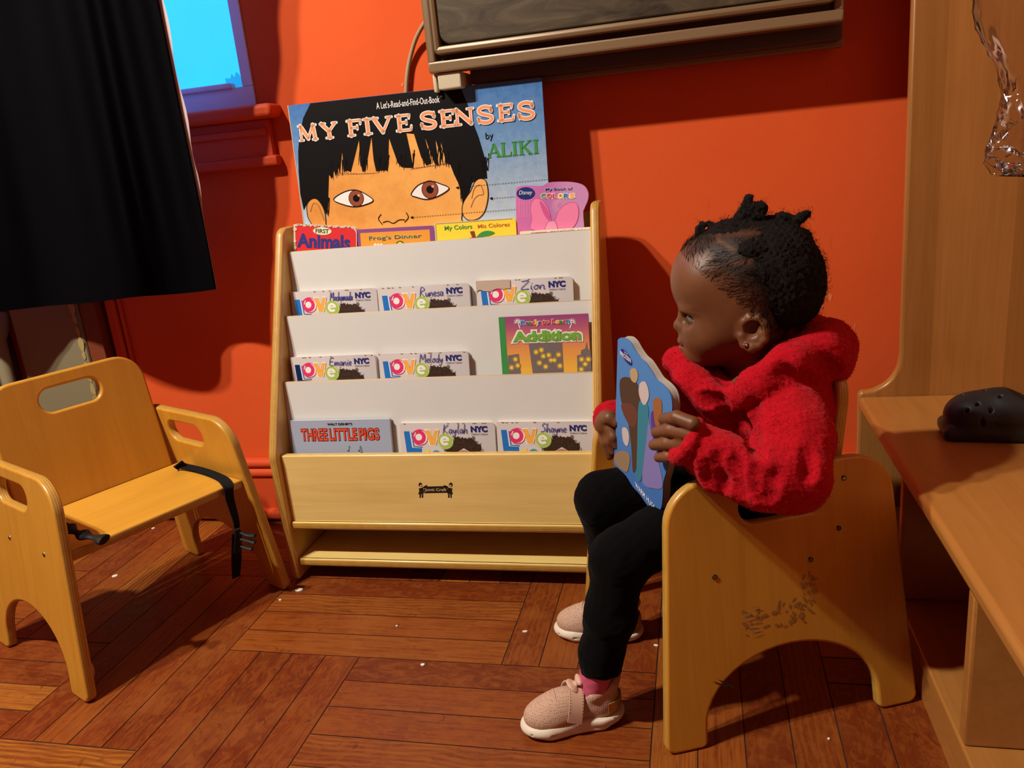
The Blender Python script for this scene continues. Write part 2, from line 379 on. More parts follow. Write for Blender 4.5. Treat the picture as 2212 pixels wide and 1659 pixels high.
# floor: oak strips laid as a herringbone of four-strip bundles
def make_floor():
    s = .315*.82; ox, oy = -1.05*.82, 1.352*.82; nb = 4; bw = s/nb
    V, Fc, UV, CO = [], [], [], []
    rnd = random.Random(3)
    def board(x0, y0, x1, y1, along):
        g = .0007 if rnd.random() < .5 else .0011
        b = len(V); V.extend([(x0+g, y0+g, 0), (x1-g, y0+g, 0), (x1-g, y1-g, 0), (x0+g, y1-g, 0)]); Fc.append((b, b+1, b+2, b+3))
        L, W = (x1-x0, y1-y0) if along == 0 else (y1-y0, x1-x0); u0, v0 = rnd.random()*20, rnd.random()*20
        UV.extend([(u0, v0), (u0+L, v0), (u0+L, v0+W), (u0, v0+W)] if along == 0 else [(u0, v0), (u0, v0+W), (u0+L, v0+W), (u0+L, v0)])
        c = rnd.random(); d = rnd.random(); CO.extend([(c, d, rnd.random(), 1)]*4)
    for m in range(-6, 7):
        for k in range(-14, 15):
            ax, ay = 2*m+k, 2*m-k
            for t in range(nb):
                hx, hy = ox+ax*s, oy+ay*s+t*bw
                if -2.7 < hx < 1.5 and -.6 < hy < 1.8: board(hx, hy, hx+2*s, hy+bw, 0)
                vx, vy = ox+(ax-1)*s+t*bw, oy+(ay-1)*s
                if -2.7 < vx < 1.5 and -.6 < vy < 1.8: board(vx, vy, vx+bw, vy+2*s, 1)
    for px, py, c, d in ((60, 1510, 1.0, .3), (120, 1632, 1.0, .9), (350, 1226, .98, .95), (560, 1392, .86, .2), (1605, 1600, .85, .2), (655, 1600, .12, .2), (300, 1200, .75, .3), (1700, 1590, .15, .3), (980, 1290, .25, .2), (1010, 1500, .72, .3), (700, 1475, .55, .2)):
        q = hit(px, py, 2, 0)
        for i, f in enumerate(Fc):
            if V[f[0]][0] <= q[0] <= V[f[1]][0] and V[f[0]][1] <= q[1] <= V[f[2]][1]:
                for k in range(4): CO[4*i+k] = (c, d, .5, 1)
    nf = len(Fc); b = len(V)
    V.extend([(-2.7, -.7, -.0012), (1.7, -.7, -.0012), (1.7, YW+.14, -.0012), (-2.7, YW+.14, -.0012)]); Fc.append((b, b+1, b+2, b+3)); UV.extend([(0, 0)]*4); CO.extend([(0, 0, 0, 1)]*4)
    me = mesh_from(V, Fc, [0]*nf+[1], 'floor')
    uv = me.uv_layers.new(name='grain'); uv.data.foreach_set('uv', [c for p in UV for c in p])
    ca = me.color_attributes.new('tone', 'FLOAT_COLOR', 'CORNER'); ca.data.foreach_set('color', [c for p in CO for c in p])
    return me
m_floor = mat('oak_parquet', (.2, .035, .007), .34, spec=.22, coat=.0); _g = NB(m_floor)
_at = _g.n('ShaderNodeVertexColor', layer_name='tone'); _sp = _g.n('ShaderNodeSeparateColor'); _g.l(_at.outputs[0], _sp.inputs[0])
_uv = _g.n('ShaderNodeUVMap', uv_map='grain')
def _mp(sc):
    mp = _g.n('ShaderNodeMapping'); mp.inputs['Scale'].default_value = sc; _g.l(_uv.outputs[0], mp.inputs[0]); return mp.outputs[0]
_base = _g.ramp(_sp.outputs[0], [(0, (.115, .020, .004)), (.3, (.15, .028, .005)), (.6, (.175, .036, .006)), (.85, (.24, .064, .009)), (1, (.33, .115, .015))])
_gr = _g.noise(_mp((2.2, 55, 1)), 3.5, 6, .62, 1.2); _fine = _g.noise(_mp((8, 260, 1)), 2.2, 3, .6)
_cat = _g.noise(_mp((3, 26, 1)), 2.4, 4, .55, 3.0)
_c = _g.mix(_g.ramp(_gr, [(.34, (.75, .75, .75)), (.55, (0, 0, 0))]), _base, (.11, .014, .004, 1))
_wv = _g.n('ShaderNodeTexWave', wave_type='BANDS', bands_direction='Y'); _wv.inputs['Scale'].default_value = 10; _wv.inputs['Distortion'].default_value = 9; _wv.inputs['Detail'].default_value = 2; _wv.inputs['Detail Scale'].default_value = .6
_g.l(_mp((1.5, 3, 1)), _wv.inputs['Vector'])
_m1 = _g.n('ShaderNodeMath', operation='GREATER_THAN'); _m1.inputs[1].default_value = .72; _g.l(_sp.outputs[1], _m1.inputs[0])
_m2 = _g.n('ShaderNodeMath', operation='MULTIPLY'); _g.l(_m1.outputs[0], _m2.inputs[0]); _g.l(_g.ramp(_wv.outputs['Fac'], [(.35, (.55, .55, .55)), (.65, (0, 0, 0))]), _m2.inputs[1])
_c = _g.mix(_m2.outputs[0], _c, (.10, .02, .004, 1))
_c = _g.mix(_g.ramp(_fine, [(.35, (.35, .35, .35)), (.55, (0, 0, 0))]), _c, (.10, .014, .004, 1))
_w1 = _g.noise(_g.coord('Object', (1, 1, 1)), 7, 6, .62, .5)      # worn varnish patches
_c = _g.mix(_g.ramp(_w1, [(.50, (0, 0, 0)), (.72, (.40, .40, .40))]), _c, (.31, .10, .014, 1))
_w3 = _g.noise(_mp((18, 34, 1)), 1.6, 6, .68, 1.4)     # flaking varnish
_c = _g.mix(_g.ramp(_w3, [(.47, (0, 0, 0)), (.54, (.32, .32, .32)), (.72, (.7, .7, .7))]), _c, (.24, .062, .009, 1))
_c = _g.mix(_g.ramp(_w3, [(.30, (.35, .35, .35)), (.40, (0, 0, 0))]), _c, (.10, .018, .004, 1))
_w2 = _g.noise(_g.coord('Object', (1, 1, 1)), 38, 4, .65, 1.5)    # dark scuffs
_c = _g.mix(_g.ramp(_w2, [(.62, (0, 0, 0)), (.70, (.6, .6, .6))]), _c, (.055, .013, .004, 1))
_g.l(_c, _g.b.inputs['Base Color']); _g.bump(_g.mix(.5, _gr, _w2), .12, .001)
_g.l(_g.ramp(_w1, [(.3, (.32, .32, .32)), (.7, (.55, .55, .55))]), _g.b.inputs['Roughness'])
m_gap = mat('floor_gap', (.035, .010, .005), .8)
tag(put('floor', make_floor(), None, [m_floor, m_gap]), kind='structure')

# radiator cabinet, its fins and pipe under the curtain
RY = 1.622
rad = thing('radiator', 'grey metal radiator cabinet with chipped paint below the black curtain', 'radiator', T(-1.50, RY, 0))
m_rad = mat('radiator_paint', (.20, .17, .10), .6, spec=.2); _g = NB(m_rad); _g.bump(_g.noise(_g.coord('Object', (1, 1, 1)), 60, 4, .6), .15, .001)
m_raddark = mat('radiator_iron', (.10, .085, .07), .55); m_chip = mat('chipped_paint', (.34, .26, .09), .7)
rx = float(hit(178, 720, 1, RY)[0])+1.50
box('cabinet_panel', (rx-.20, 0, .0, rx, .046, .70), m_rad, rad, .006)
bm = bmesh.new()
for k in range(4): box_bm(bm, rx-.43+k*.05, -.01, .05, rx-.402+k*.05, .044, .60, .010, 3)
put('fin', bm_mesh(bm), rad, [m_raddark])
put('pipe', tube_mesh([(rx-.235, -.02, 0.004), (rx-.235, -.02, .50), (rx-.235, .02, .56)], .020, 14), rad, [m_rad])
bm = bmesh.new(); rnd = random.Random(5)
for k in range(10):
    z0 = .30+k*.030; r = bmesh.ops.create_circle(bm, cap_ends=True, radius=.007+.006*rnd.random(), segments=9)
    for v in r['verts']: v.co = Vector((rx-.010+v.co.x*.6*(1+.4*rnd.random()), -.0006-.0002*k, z0+v.co.y*(1+.9*rnd.random())))
put('peeling_edge', bm_mesh(bm), rad, [m_chip])
box('side_strip', (rx+.001, .006, .0, rx+.045, .046, .72), mat('dark_brown_paint', (.16, .035, .012), .5), rad, .003)

# curtain: black blackout panel with pale lining
def make_curtain():
    # stations along the panel: bottom pixel, bottom depth, top pixel (at the frame's top edge) and depth; extended upwards to a rod
    st = [(-260, 700, 1.50, -330), (-160, 690, 1.54, -230), (-60, 680, 1.49, -140), (40, 668, 1.53, -60), (110, 660, 1.555, 10), (180, 655, 1.50, 80), (240, 648, 1.482, 130),
          (285, 642, 1.490, 175), (318, 639, 1.512, 205), (350, 637, 1.542, 235), (390, 634, 1.562, 270), (430, 630, 1.565, 310), (465, 625, 1.552, 342)]
    B = np.array([hit(p[0], p[1], 1, p[2]) for p in st]); Tp = np.array([hit(p[3], 0, 1, 1.452+.25*(p[2]-1.54)) for p in st])
    B = np.array(spline_pts(B, 6)); Tp = np.array(spline_pts(Tp, 6)); n = len(B); rows = 40; V = []
    for r in range(rows+1):
        t = r/rows*1.45; P = B+(Tp-B)*t
        for i in range(n):
            q = P[i].copy(); q[1] += .004*math.sin(i*.9+t*3)*min(1, t*3); V.append(q)
    Fc = [(r*n+i, r*n+i+1, (r+1)*n+i+1, (r+1)*n+i) for r in range(rows) for i in range(n-1)]
    return V, Fc, n, rows
V, Fc, cn, crow = make_curtain()
m_cur = mat('black_curtain', (.0026, .0024, .0034), .95, spec=.02); _g = NB(m_cur)
_g.bump(_g.noise(_g.coord('Object', (420, 420, 420)), 1.4, 3, .7), .6, .0012)
m_lin = mat('curtain_lining', (.62, .50, .52), .8)
cur = thing('curtain', 'long black curtain panel hanging beside the bright blue window', 'curtain', T(-1.2, 1.5, .6))
off = np.array([-1.2, 1.5, .6])
vv = [np.array(v)-off for v in V]
def thick(vs, fs, n, rows, t):
    k = len(vs); V2 = list(vs)+[v+np.array([0, t, 0]) for v in vs]; F2 = list(fs)+[tuple(i+k for i in f[::-1]) for f in fs]
    for i in range(n-1): F2.append((i, i+k, i+1+k, i+1)); a = rows*n+i; F2.append((a, a+1, a+1+k, a+k))
    for r in range(rows): a = r*n; F2.append((a, a+n, a+n+k, a+k)); b = r*n+n-1; F2.append((b, b+k, b+n+k, b+n))
    return V2, F2
V2, F2 = thick(vv, Fc, cn, crow, .004)
put('panel', smooth(mesh_from(V2, F2), 60), cur, [m_cur])
hv = [vv[r*cn+i]+np.array([0, -.0022, 0]) for r in range(3) for i in range(cn)]
hf = [(r*cn+i, r*cn+i+1, (r+1)*cn+i+1, (r+1)*cn+i) for r in range(2) for i in range(cn-1)]
V3, F3 = thick(hv, hf, cn, 2, .006); put('hem', smooth(mesh_from(V3, F3), 60), cur, [m_cur])
sv = []; nl = cn-2
for r in range(crow+1):
    w = .008+.003*math.sin(r*.8); f = min(1, max(0, (r-7)/5))
    for i in range(cn-nl, cn): sv.append(vv[r*cn+i]+np.array([0, .0065, 0]))
    sv.append(vv[r*cn+cn-1]+np.array([w*f-.002*(1-f), .0075, 0]))
put('lining', smooth(mesh_from(sv, [(r*(nl+1)+i, r*(nl+1)+i+1, (r+1)*(nl+1)+i+1, (r+1)*(nl+1)+i) for r in range(crow) for i in range(nl)])), cur, [m_lin])
# ------------------------------------------------------------------ book display shelf
SX0, SX1 = -.858, -.180                       # outer faces of the side boards
shelf = thing('book_display_shelf', 'maple book display with four tiers, white ledges and a black logo', 'bookshelf', T((SX0+SX1)/2, 1.345, 0))
def side_board(x):
    prof = rounded([(1.345, .004), (1.345, .285), (1.532, .722), (1.612, .722), (1.612, .004)], [.012, .05, .028, .03, .004], 8)
    me = plate_mesh([[(y-1.345, z) for y, z in prof]], .018, .006)
    M = frame((x-(SX0+SX1)/2, 0, 0), (0, 1, 0), (0, 0, 1), (1, 0, 0))
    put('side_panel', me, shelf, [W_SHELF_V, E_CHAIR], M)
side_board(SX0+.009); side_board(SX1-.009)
hx = (SX1-SX0)/2-.018
PAN = [(1.535, .672, .400), (1.477, .546, .275), (1.424, .419, .143)]
LEAN = math.tan(math.radians(7))
m_raw = mat('raw_panel_edge', (.50, .36, .20), .6)
def leaning(name, y, zt, zb, th, m1, m2, mb=None):
    h = (zt-zb)/math.cos(math.atan(LEAN)); me_bm = bmesh.new(); box_bm(me_bm, -hx, -h, -th, hx, 0, 0, .0012, 1)
    me = bm_mesh(me_bm); a = math.atan(LEAN)
    for p in me.polygons: p.material_index = 1 if p.normal.y > .6 else 0
    return put(name, me, shelf, [m1, m2], frame((0, y-1.345, zt), (1, 0, 0), (0, math.sin(a), math.cos(a)), (0, -math.cos(a), math.sin(a))))
for y, zt, zb in PAN: leaning('display_panel', y, zt, zb, .010, WHITE_PANEL, m_raw)
FLOORS = [.525, .400, .275, .143]
for i, zf in enumerate(FLOORS):
    yb = 1.604 if i == 0 else PAN[i-1][0]-(PAN[i-1][1]-zf)*LEAN+.0
    y0 = (PAN[i][0]-(PAN[i][1]-zf)*LEAN+.010) if i < 3 else 1.378
    box('pocket_floor', (-hx, y0-1.345, zf-.008, hx, yb-1.345, zf), W_SHELF, shelf, .001)
box('back_panel', (-hx, .258, .02, hx, .264, .70), W_SHELF, shelf, .001)
# front board lying in XY with plywood edge
me = plate_mesh([rounded([(-hx, .135), (hx, .135), (hx, .281), (-hx, .281)], .002, 2)], .016, .0025)
fp = put('front_panel', me, shelf, [W_SHELF, E_SHELF], frame((0, .0245, 0), (1, 0, 0), (0, 0, 1), (0, -1, 0)))
def lip(name, z, d0, d1, th=.018):
    me = plate_mesh([rounded([(-hx, d0), (hx, d0), (hx, d1), (-hx, d1)], .002, 2)], th, .005)
    put(name, me, shelf, [W_SHELF, E_CHAIR], frame((0, 0, z), (1, 0, 0), (0, 1, 0), (0, 0, 1)))
lip('lip_board', .128, .010, .05)
lip('bottom_shelf', .042, .012, .24)
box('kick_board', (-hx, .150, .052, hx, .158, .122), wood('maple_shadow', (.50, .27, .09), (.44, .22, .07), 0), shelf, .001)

# ------------------------------------------------------------------ printed artwork
def ink(name, col, rough=.5): return mat('ink_'+name, col, rough, spec=.12)
I_BLACK = ink('black', (.0045, .0038, .0036)); I_WHITE = ink('white', (.80, .78, .76)); I_NAVY = ink('navy', (.02, .025, .16)); I_PEN = mat('blue_pen', (.03, .035, .28), .5)
I_RED = ink('red', (.62, .03, .035)); I_PINK = ink('pink', (.70, .035, .14)); I_ORANGE = ink('orange', (.85, .40, .07)); I_GREEN = ink('green', (.05, .27, .07)); I_LIME = ink('lime', (.36, .50, .08))
I_BLUE = ink('blue', (.02, .16, .52)); I_YELLOW = ink('yellow', (.86, .66, .05)); I_TEAL = ink('teal', (.05, .28, .36)); I_PURPLE = ink('purple', (.22, .07, .30)); I_SALMON = ink('salmon', (.80, .30, .13))
I_SKIN = ink('ochre', (.80, .42, .12)); I_IRIS = ink('iris', (.28, .07, .035)); I_LINE = ink('hairline', (.30, .13, .05)); I_GREY = ink('grey', (.33, .31, .33)); I_BOW = ink('bow', (.80, .22, .42)); I_BOWD = ink('bow_shade', (.60, .10, .30))
PAGES = mat('board_pages', (.70, .64, .58), .7); WORN = mat('worn_card', (.60, .48, .36), .8)
LAY = .00022
class Art:
    def __init__(s): s.V = []; s.F = []; s.MI = []; s.mats = []
    def mi(s, m):
        if m not in s.mats: s.mats.append(m)
        return s.mats.index(m)
    def add(s, vs, fs, m, lay):
        b = len(s.V); s.V += [(x, y, lay*LAY) for x, y in vs]; s.F += [tuple(b+i for i in f) for f in fs]; s.MI += [s.mi(m)]*len(fs)
    def poly(s, pts, m, lay=1):
        pts = [tuple(p[:2]) for p in pts]
        tri = geometry.tessellate_polygon([[Vector((p[0], p[1], 0)) for p in pts]]); fs = []
        for t in tri:
            a, b, c = (pts[i] for i in t)
            cr = (b[0]-a[0])*(c[1]-a[1])-(b[1]-a[1])*(c[0]-a[0]); fs.append(tuple(t) if cr > 0 else tuple(t[::-1]))
        s.add(pts, fs, m, lay)
    def ell(s, c, rx, ry, m, lay=1, n=28, rot=0):
        cr, sr = math.cos(rot), math.sin(rot)
        s.add([(c[0]+cr*rx*math.cos(2*math.pi*k/n)-sr*ry*math.sin(2*math.pi*k/n), c[1]+sr*rx*math.cos(2*math.pi*k/n)+cr*ry*math.sin(2*math.pi*k/n)) for k in range(n)], [tuple(range(n))], m, lay)
    def ring(s, c, r0, r1, m, lay=1, n=28, a0=0, a1=2*math.pi, asp=1):
        vs = []
        for k in range(n+1):
            a = a0+(a1-a0)*k/n
            for r in (r0, r1): vs.append((c[0]+r*math.cos(a), c[1]+r*math.sin(a)*asp))
        s.add(vs, [(2*k, 2*k+1, 2*k+3, 2*k+2) for k in range(n)], m, lay)
    def stroke(s, pts, w, m, lay=1, taper=None, closed=False, cap=True):
        P = [np.array(p[:2], float) for p in pts]
        if closed: P.append(P[0])
        N = len(P); L = []; Rr = []
        for i in range(N):
            t = P[min(i+1, N-1)]-P[max(i-1, 0)]; t = t/(np.linalg.norm(t)+1e-12); n = np.array([-t[1], t[0]])
            ww = w*(taper[0]+(taper[1]-taper[0])*i/(N-1) if taper else 1)/2; L.append(P[i]+n*ww); Rr.append(P[i]-n*ww)
        vs = []
        for a, b in zip(L, Rr): vs += [tuple(b), tuple(a)]
        s.add(vs, [(2*i, 2*i+2, 2*i+3, 2*i+1) for i in range(N-1)], m, lay)
        if cap and not taper:
            for p in (P[0], P[-1]): s.ell(p, w/2, w/2, m, lay, 10)
    def segs(s, pts, w, m, lay=1):
        for a, b in zip(pts, pts[1:]):
            d = np.array(b, float)-np.array(a, float); n = np.array([-d[1], d[0]])/(np.linalg.norm(d)+1e-12)*w/2; a = np.array(a); b = np.array(b)
            s.add([tuple(a-n), tuple(b-n), tuple(b+n), tuple(a+n)], [(0, 1, 2, 3)], m, lay)
    def text(s, txt, bx, m, lay=2, bold=0.0, shear=0, grow=0.0):
        x0, y0, x1, y1 = bx; vs, fs, (a0, b0, a1, b1) = glyphs(txt, bold, shear)
        g0 = glyphs(txt, bold-grow, shear)[2] if grow else (a0, b0, a1, b1)
        sx = (x1-x0)/(g0[2]-g0[0]); sy = (y1-y0)/(g0[3]-g0[1])
        s.add([(x0+(v[0]-g0[0])*sx, y0+(v[1]-g0[1])*sy) for v in vs], fs, m, lay)
GLY = {}
def glyphs(txt, bold=0, shear=0):
    k = (txt, bold, shear)
    if k not in GLY:
        cu = bpy.data.curves.new('text', 'FONT'); cu.body = txt; cu.size = 1; cu.offset = bold; cu.shear = shear; cu.resolution_u = 3; cu.fill_mode = 'FRONT'
        me = eval_curve(cu, 'text'); vs = [tuple(v.co[:2]) for v in me.vertices]; fs = [tuple(p.vertices) if p.normal.z > 0 else tuple(p.vertices)[::-1] for p in me.polygons]
        bpy.data.meshes.remove(me); xs = [v[0] for v in vs]; ys = [v[1] for v in vs]; GLY[k] = (vs, fs, (min(xs), min(ys), max(xs), max(ys)))
    return GLY[k]
HAND = {  # single-line handwriting, (advance, strokes)
 'M': (.85, [[(0, 0), (.08, 1), (.35, .35), (.62, 1), (.72, 0)]]), 'R': (.7, [[(.05, 0), (.1, 1), (.45, .95), (.5, .7), (.12, .5), (.6, -.05)]]), 'Z': (.75, [[(.05, .9), (.6, .95), (.05, .05), (.65, .05)]]),
 'K': (.65, [[(.08, 1), (.05, 0)], [(.5, .95), (.08, .45), (.55, 0)]]), 'E': (.65, [[(.5, .95), (.1, .9), (.05, .1), (.55, 0)], [(.08, .5), (.42, .52)]]), 'S': (.6, [[(.5, .9), (.25, 1), (.1, .75), (.4, .45), (.35, .1), (.02, .05)]]),
 'a': (.48, [[(.36, .4), (.15, .45), (.04, .2), (.15, 0), (.33, .2), (.36, .42), (.36, .08), (.46, 0)]]), 'c': (.4, [[(.34, .4), (.12, .42), (.04, .2), (.14, 0), (.36, .06)]]), 'd': (.5, [[(.36, .35), (.14, .42), (.04, .18), (.16, 0), (.35, .18), (.38, 1), (.38, .06), (.48, 0)]]),
 'e': (.42, [[(.05, .22), (.32, .28), (.28, .44), (.1, .42), (.04, .18), (.15, 0), (.38, .06)]]), 'h': (.5, [[(.06, 1), (.05, 0), (.12, .32), (.28, .44), (.36, .3), (.36, .05), (.46, 0)]]), 'i': (.25, [[(.08, .42), (.09, .05), (.2, 0)], [(.1, .62), (.12, .66)]]),
 'l': (.28, [[(.1, 1), (.08, .1), (.22, 0)]]), 'm': (.7, [[(.04, .42), (.05, 0), (.1, .3), (.22, .44), (.3, .3), (.3, 0), (.36, .3), (.48, .44), (.56, .3), (.56, .05), (.66, 0)]]), 'n': (.5, [[(.04, .42), (.05, 0), (.12, .32), (.27, .44), (.36, .3), (.36, .05), (.46, 0)]]),
 'o': (.46, [[(.2, .44), (.05, .25), (.12, .02), (.3, .05), (.38, .28), (.2, .44), (.42, .4)]]), 'r': (.36, [[(.04, .42), (.06, 0), (.12, .3), (.3, .42)]]), 's': (.38, [[(.3, .4), (.12, .42), (.1, .27), (.3, .16), (.26, .0), (.04, .03)]]), 'u': (.48, [[(.04, .42), (.07, .08), (.2, 0), (.34, .2), (.36, .42), (.36, .06), (.46, 0)]]),
 'y': (.48, [[(.04, .42), (.1, .1), (.22, .06), (.36, .42), (.26, -.25), (.1, -.4), (.06, -.25)]])}
def handwrite(art, word, x0, y0, x1, y1, w, m, lay=3):
    W = sum(HAND[c][0] for c in word); sx = (x1-x0)/W; sy = (y1-y0); x = x0
    for c in word:
        adv, st = HAND[c]
        for p in st:
            q = [(x+px*sx+py*sy*.15, y0+py*sy) for px, py in p]
            art.stroke(spline_pts(q, 5) if len(q) > 2 else q, w, m, lay)
        x += adv*sx
SERIF = {  # strokes in a unit box: (points, width factor); 1 = thick stem, .5 = thin
 'M': [([(.10, .03), (.12, .97)], .5), ([(.12, .97), (.5, .12)], 1), ([(.5, .12), (.84, .97)], .5), ([(.84, .97), (.90, .03)], 1), ([(0, .03), (.22, .03)], .4), ([(.76, .03), (1.02, .03)], .4), ([(.0, .97), (.18, .97)], .4), ([(.8, .97), (1, .97)], .4)],
 'Y': [([(.08, .97), (.5, .45)], 1), ([(.92, .97), (.5, .45)], .55), ([(.5, .5), (.5, .03)], 1), ([(.3, .03), (.7, .03)], .4), ([(0, .97), (.3, .97)], .4), ([(.72, .97), (1, .97)], .4)],
 'F': [([(.25, .03), (.25, .97)], 1), ([(.05, .97), (.95, .97)], .5), ([(.25, .52), (.7, .52)], .5), ([(.05, .03), (.5, .03)], .4), ([(.95, .98), (.92, .72)], .4), ([(.7, .64), (.7, .4)], .4)],
 'I': [([(.5, .03), (.5, .97)], 1), ([(.1, .03), (.9, .03)], .4), ([(.1, .97), (.9, .97)], .4)],
 'V': [([(.1, .97), (.5, .05)], 1), ([(.9, .97), (.5, .05)], .55), ([(0, .97), (.3, .97)], .4), ([(.72, .97), (1, .97)], .4)],
 'E': [([(.25, .03), (.25, .97)], 1), ([(.05, .97), (.92, .97)], .5), ([(.25, .52), (.7, .52)], .5), ([(.05, .03), (.95, .03)], .5), ([(.92, .98), (.88, .76)], .4), ([(.7, .64), (.7, .4)], .4), ([(.95, .02), (1.0, .28)], .4)],
 'S': [([(.86, .72), (.78, .90), (.5, .98), (.2, .90), (.12, .72), (.3, .56), (.6, .46), (.86, .34), (.88, .16), (.68, .03), (.4, .02), (.15, .12), (.08, .28)], .85), ([(.86, .98), (.88, .66)], .4), ([(.10, .02), (.06, .34)], .4)],
 'N': [([(.15, .03), (.15, .97)], .55), ([(.12, .97), (.85, .05)], 1), ([(.85, .03), (.85, .97)], .55), ([(0, .03), (.32, .03)], .4), ([(.68, .97), (1, .97)], .4), ([(0, .97), (.2, .97)], .4)],
 'A': [([(.12, .03), (.5, .97)], .55), ([(.5, .97), (.86, .03)], 1), ([(.25, .34), (.72, .34)], .45), ([(0, .03), (.28, .03)], .4), ([(.68, .03), (1.02, .03)], .4)],
 'L': [([(.25, .03), (.25, .97)], 1), ([(.05, .97), (.48, .97)], .4), ([(.05, .03), (.95, .03)], .5), ([(.95, .02), (1, .32)], .4)],
 'K': [([(.2, .03), (.2, .97)], 1), ([(.88, .97), (.25, .45)], .5), ([(.42, .58), (.88, .03)], 1), ([(0, .03), (.42, .03)], .4), ([(0, .97), (.42, .97)], .4), ([(.68, .97), (1, .97)], .4), ([(.7, .03), (1.02, .03)], .4)]}
def serif(art, ch, bx, m, lay, stem=.2, halo=None, hm=None):
    x0, y0, x1, y1 = bx; h = y1-y0
    for pts, f in SERIF[ch]:
        q = [(x0+px*(x1-x0), y0+py*h) for px, py in pts]
        if len(q) > 3: q = [tuple(p) for p in spline_pts(q, 4)]
        if halo: art.stroke(q, h*stem*f+2*halo, hm, lay-1)
        if len(q) > 3: art.stroke(q, h*stem*f, m, lay)
        else: art.segs(q, h*stem*f, m, lay)

class Cover:
    """A book standing in a pocket: plane from two measured top corners and a backward lean; art coordinates are metres on the cover."""
    def __init__(s, tl, tr, y0, y1=None, lean=7, drop=None, zb=None):
        y1 = y0 if y1 is None else y1
        A = hit(*tl, 1, y0); B = hit(*tr, 1, y1); e1 = B-A; s.w = float(np.linalg.norm(e1)); e1 /= s.w
        a = math.radians(lean); up = np.array([0, math.sin(a), math.cos(a)]); up -= e1*(up@e1); up /= np.linalg.norm(up); n = np.cross(e1, up)
        s.h = drop if drop else (A[2]-zb)/up[2]
        s.o = A-up*s.h; s.e1, s.up, s.n = e1, up, n; s.art = Art()
    def px(s, x, y):
        q = hitp(x, y, s.o, s.n)-s.o; return (float(q@s.e1), float(q@s.up))
    def pxs(s, pts): return [s.px(*p) for p in pts]
    def M(s): return frame(s.o+s.e1*s.w/2, s.e1, s.up, s.n)
def cover_mesh(c, outline, th, m, me_art=True):
    """Front board of given outline (cover metres) with the artwork printed on it."""
    cx = c.w/2; out = [(x-cx, y) for x, y in outline]; n = len(out)
    V = [(x, y, 0) for x, y in out]+[(x, y, -th) for x, y in out]
    tri = geometry.tessellate_polygon([[Vector((*p, 0)) for p in out]]); Fc = []
    for t in tri:
        a, b, d = (out[i] for i in t); cr = (b[0]-a[0])*(d[1]-a[1])-(b[1]-a[1])*(d[0]-a[0]); t = tuple(t) if cr > 0 else tuple(t[::-1]); Fc += [t, tuple(i+n for i in t[::-1])]
    ar = sum(out[i-1][0]*out[i][1]-out[i][0]*out[i-1][1] for i in range(n))
    for i in range(n):
        j = (i+1) % n; q = (i, i+n, j+n, j); Fc.append(q if ar > 0 else q[::-1])
    MI = [0]*len(Fc); mats = [m]+[x for x in c.art.mats]
    b = len(V); V += [(x-cx, y, z) for x, y, z in c.art.V]; Fc += [tuple(b+i for i in f) for f in c.art.F]; MI += [k+1 for k in c.art.MI]
    return mesh_from(V, Fc, MI, 'cover'), mats
def slab(c, outline, z0, z1, inset=0.0):
    cx, cy = c.w/2, c.h/2; out = [((x-cx)*(1-inset), cy+(y-cy)*(1-inset)) for x, y in outline]; n = len(out)
    bm = bmesh.new(); a = [bm.verts.new((x, y, z0)) for x, y in out]; b = [bm.verts.new((x, y, z1)) for x, y in out]
    bm.faces.new(a[::-1]); bm.faces.new(b)
    for i in range(n): bm.faces.new((a[i], a[(i+1) % n], b[(i+1) % n], b[i]))
    bmesh.ops.recalc_face_normals(bm, faces=bm.faces); return bm_mesh(bm)
def book(name, label, c, m, th=.011, outline=None, rad=.008, group=None, pages=PAGES, spine=None, back=None):
    w, h = c.w, c.h
    if outline is None: outline = rounded([(0, 0), (w, 0), (w, h), (0, h)], [.001, rad, rad, .002], 6)
    t = thing(name, label, 'book', c.M(), group)
    me, mats = cover_mesh(c, outline, .0016, m); put('cover', me, t, mats)
    put('pages', slab(c, outline, -th+.0016, -.0016, .006), t, [pages])
    put('back_cover', slab(c, outline, -th, -th+.0016), t, [back or m])
    if spine: put('spine', slab(c, [(-.0012, 0), (.0012, 0), (.0012, h), (-.0012, h)], -th, 0), t, [spine])
    return t
# ------------------------------------------------------------------ the books
def grad(name, stops, axis='Y', scale=1.0, loc=0.0, noise=0.0, nscale=30):
    m = mat('print_'+name, stops[0][1], .45, spec=.2); g = NB(m); v = g.coord('Object', (scale, scale, scale)); sp = g.n('ShaderNodeSeparateXYZ'); g.l(v, sp.inputs[0])
    f = g.n('ShaderNodeMath', operation='ADD'); f.inputs[1].default_value = loc; g.l(sp.outputs[axis], f.inputs[0]); out = f.outputs[0]
    if noise:
        nn = g.noise(g.coord('Object', (1, 1, 1)), nscale, 6, .7); ma = g.n('ShaderNodeMath', operation='MULTIPLY_ADD'); ma.inputs[1].default_value = noise; g.l(nn, ma.inputs[0]); g.l(out, ma.inputs[2]); out = ma.outputs[0]
    g.l(g.ramp(out, stops), g.b.inputs['Base Color']); return m
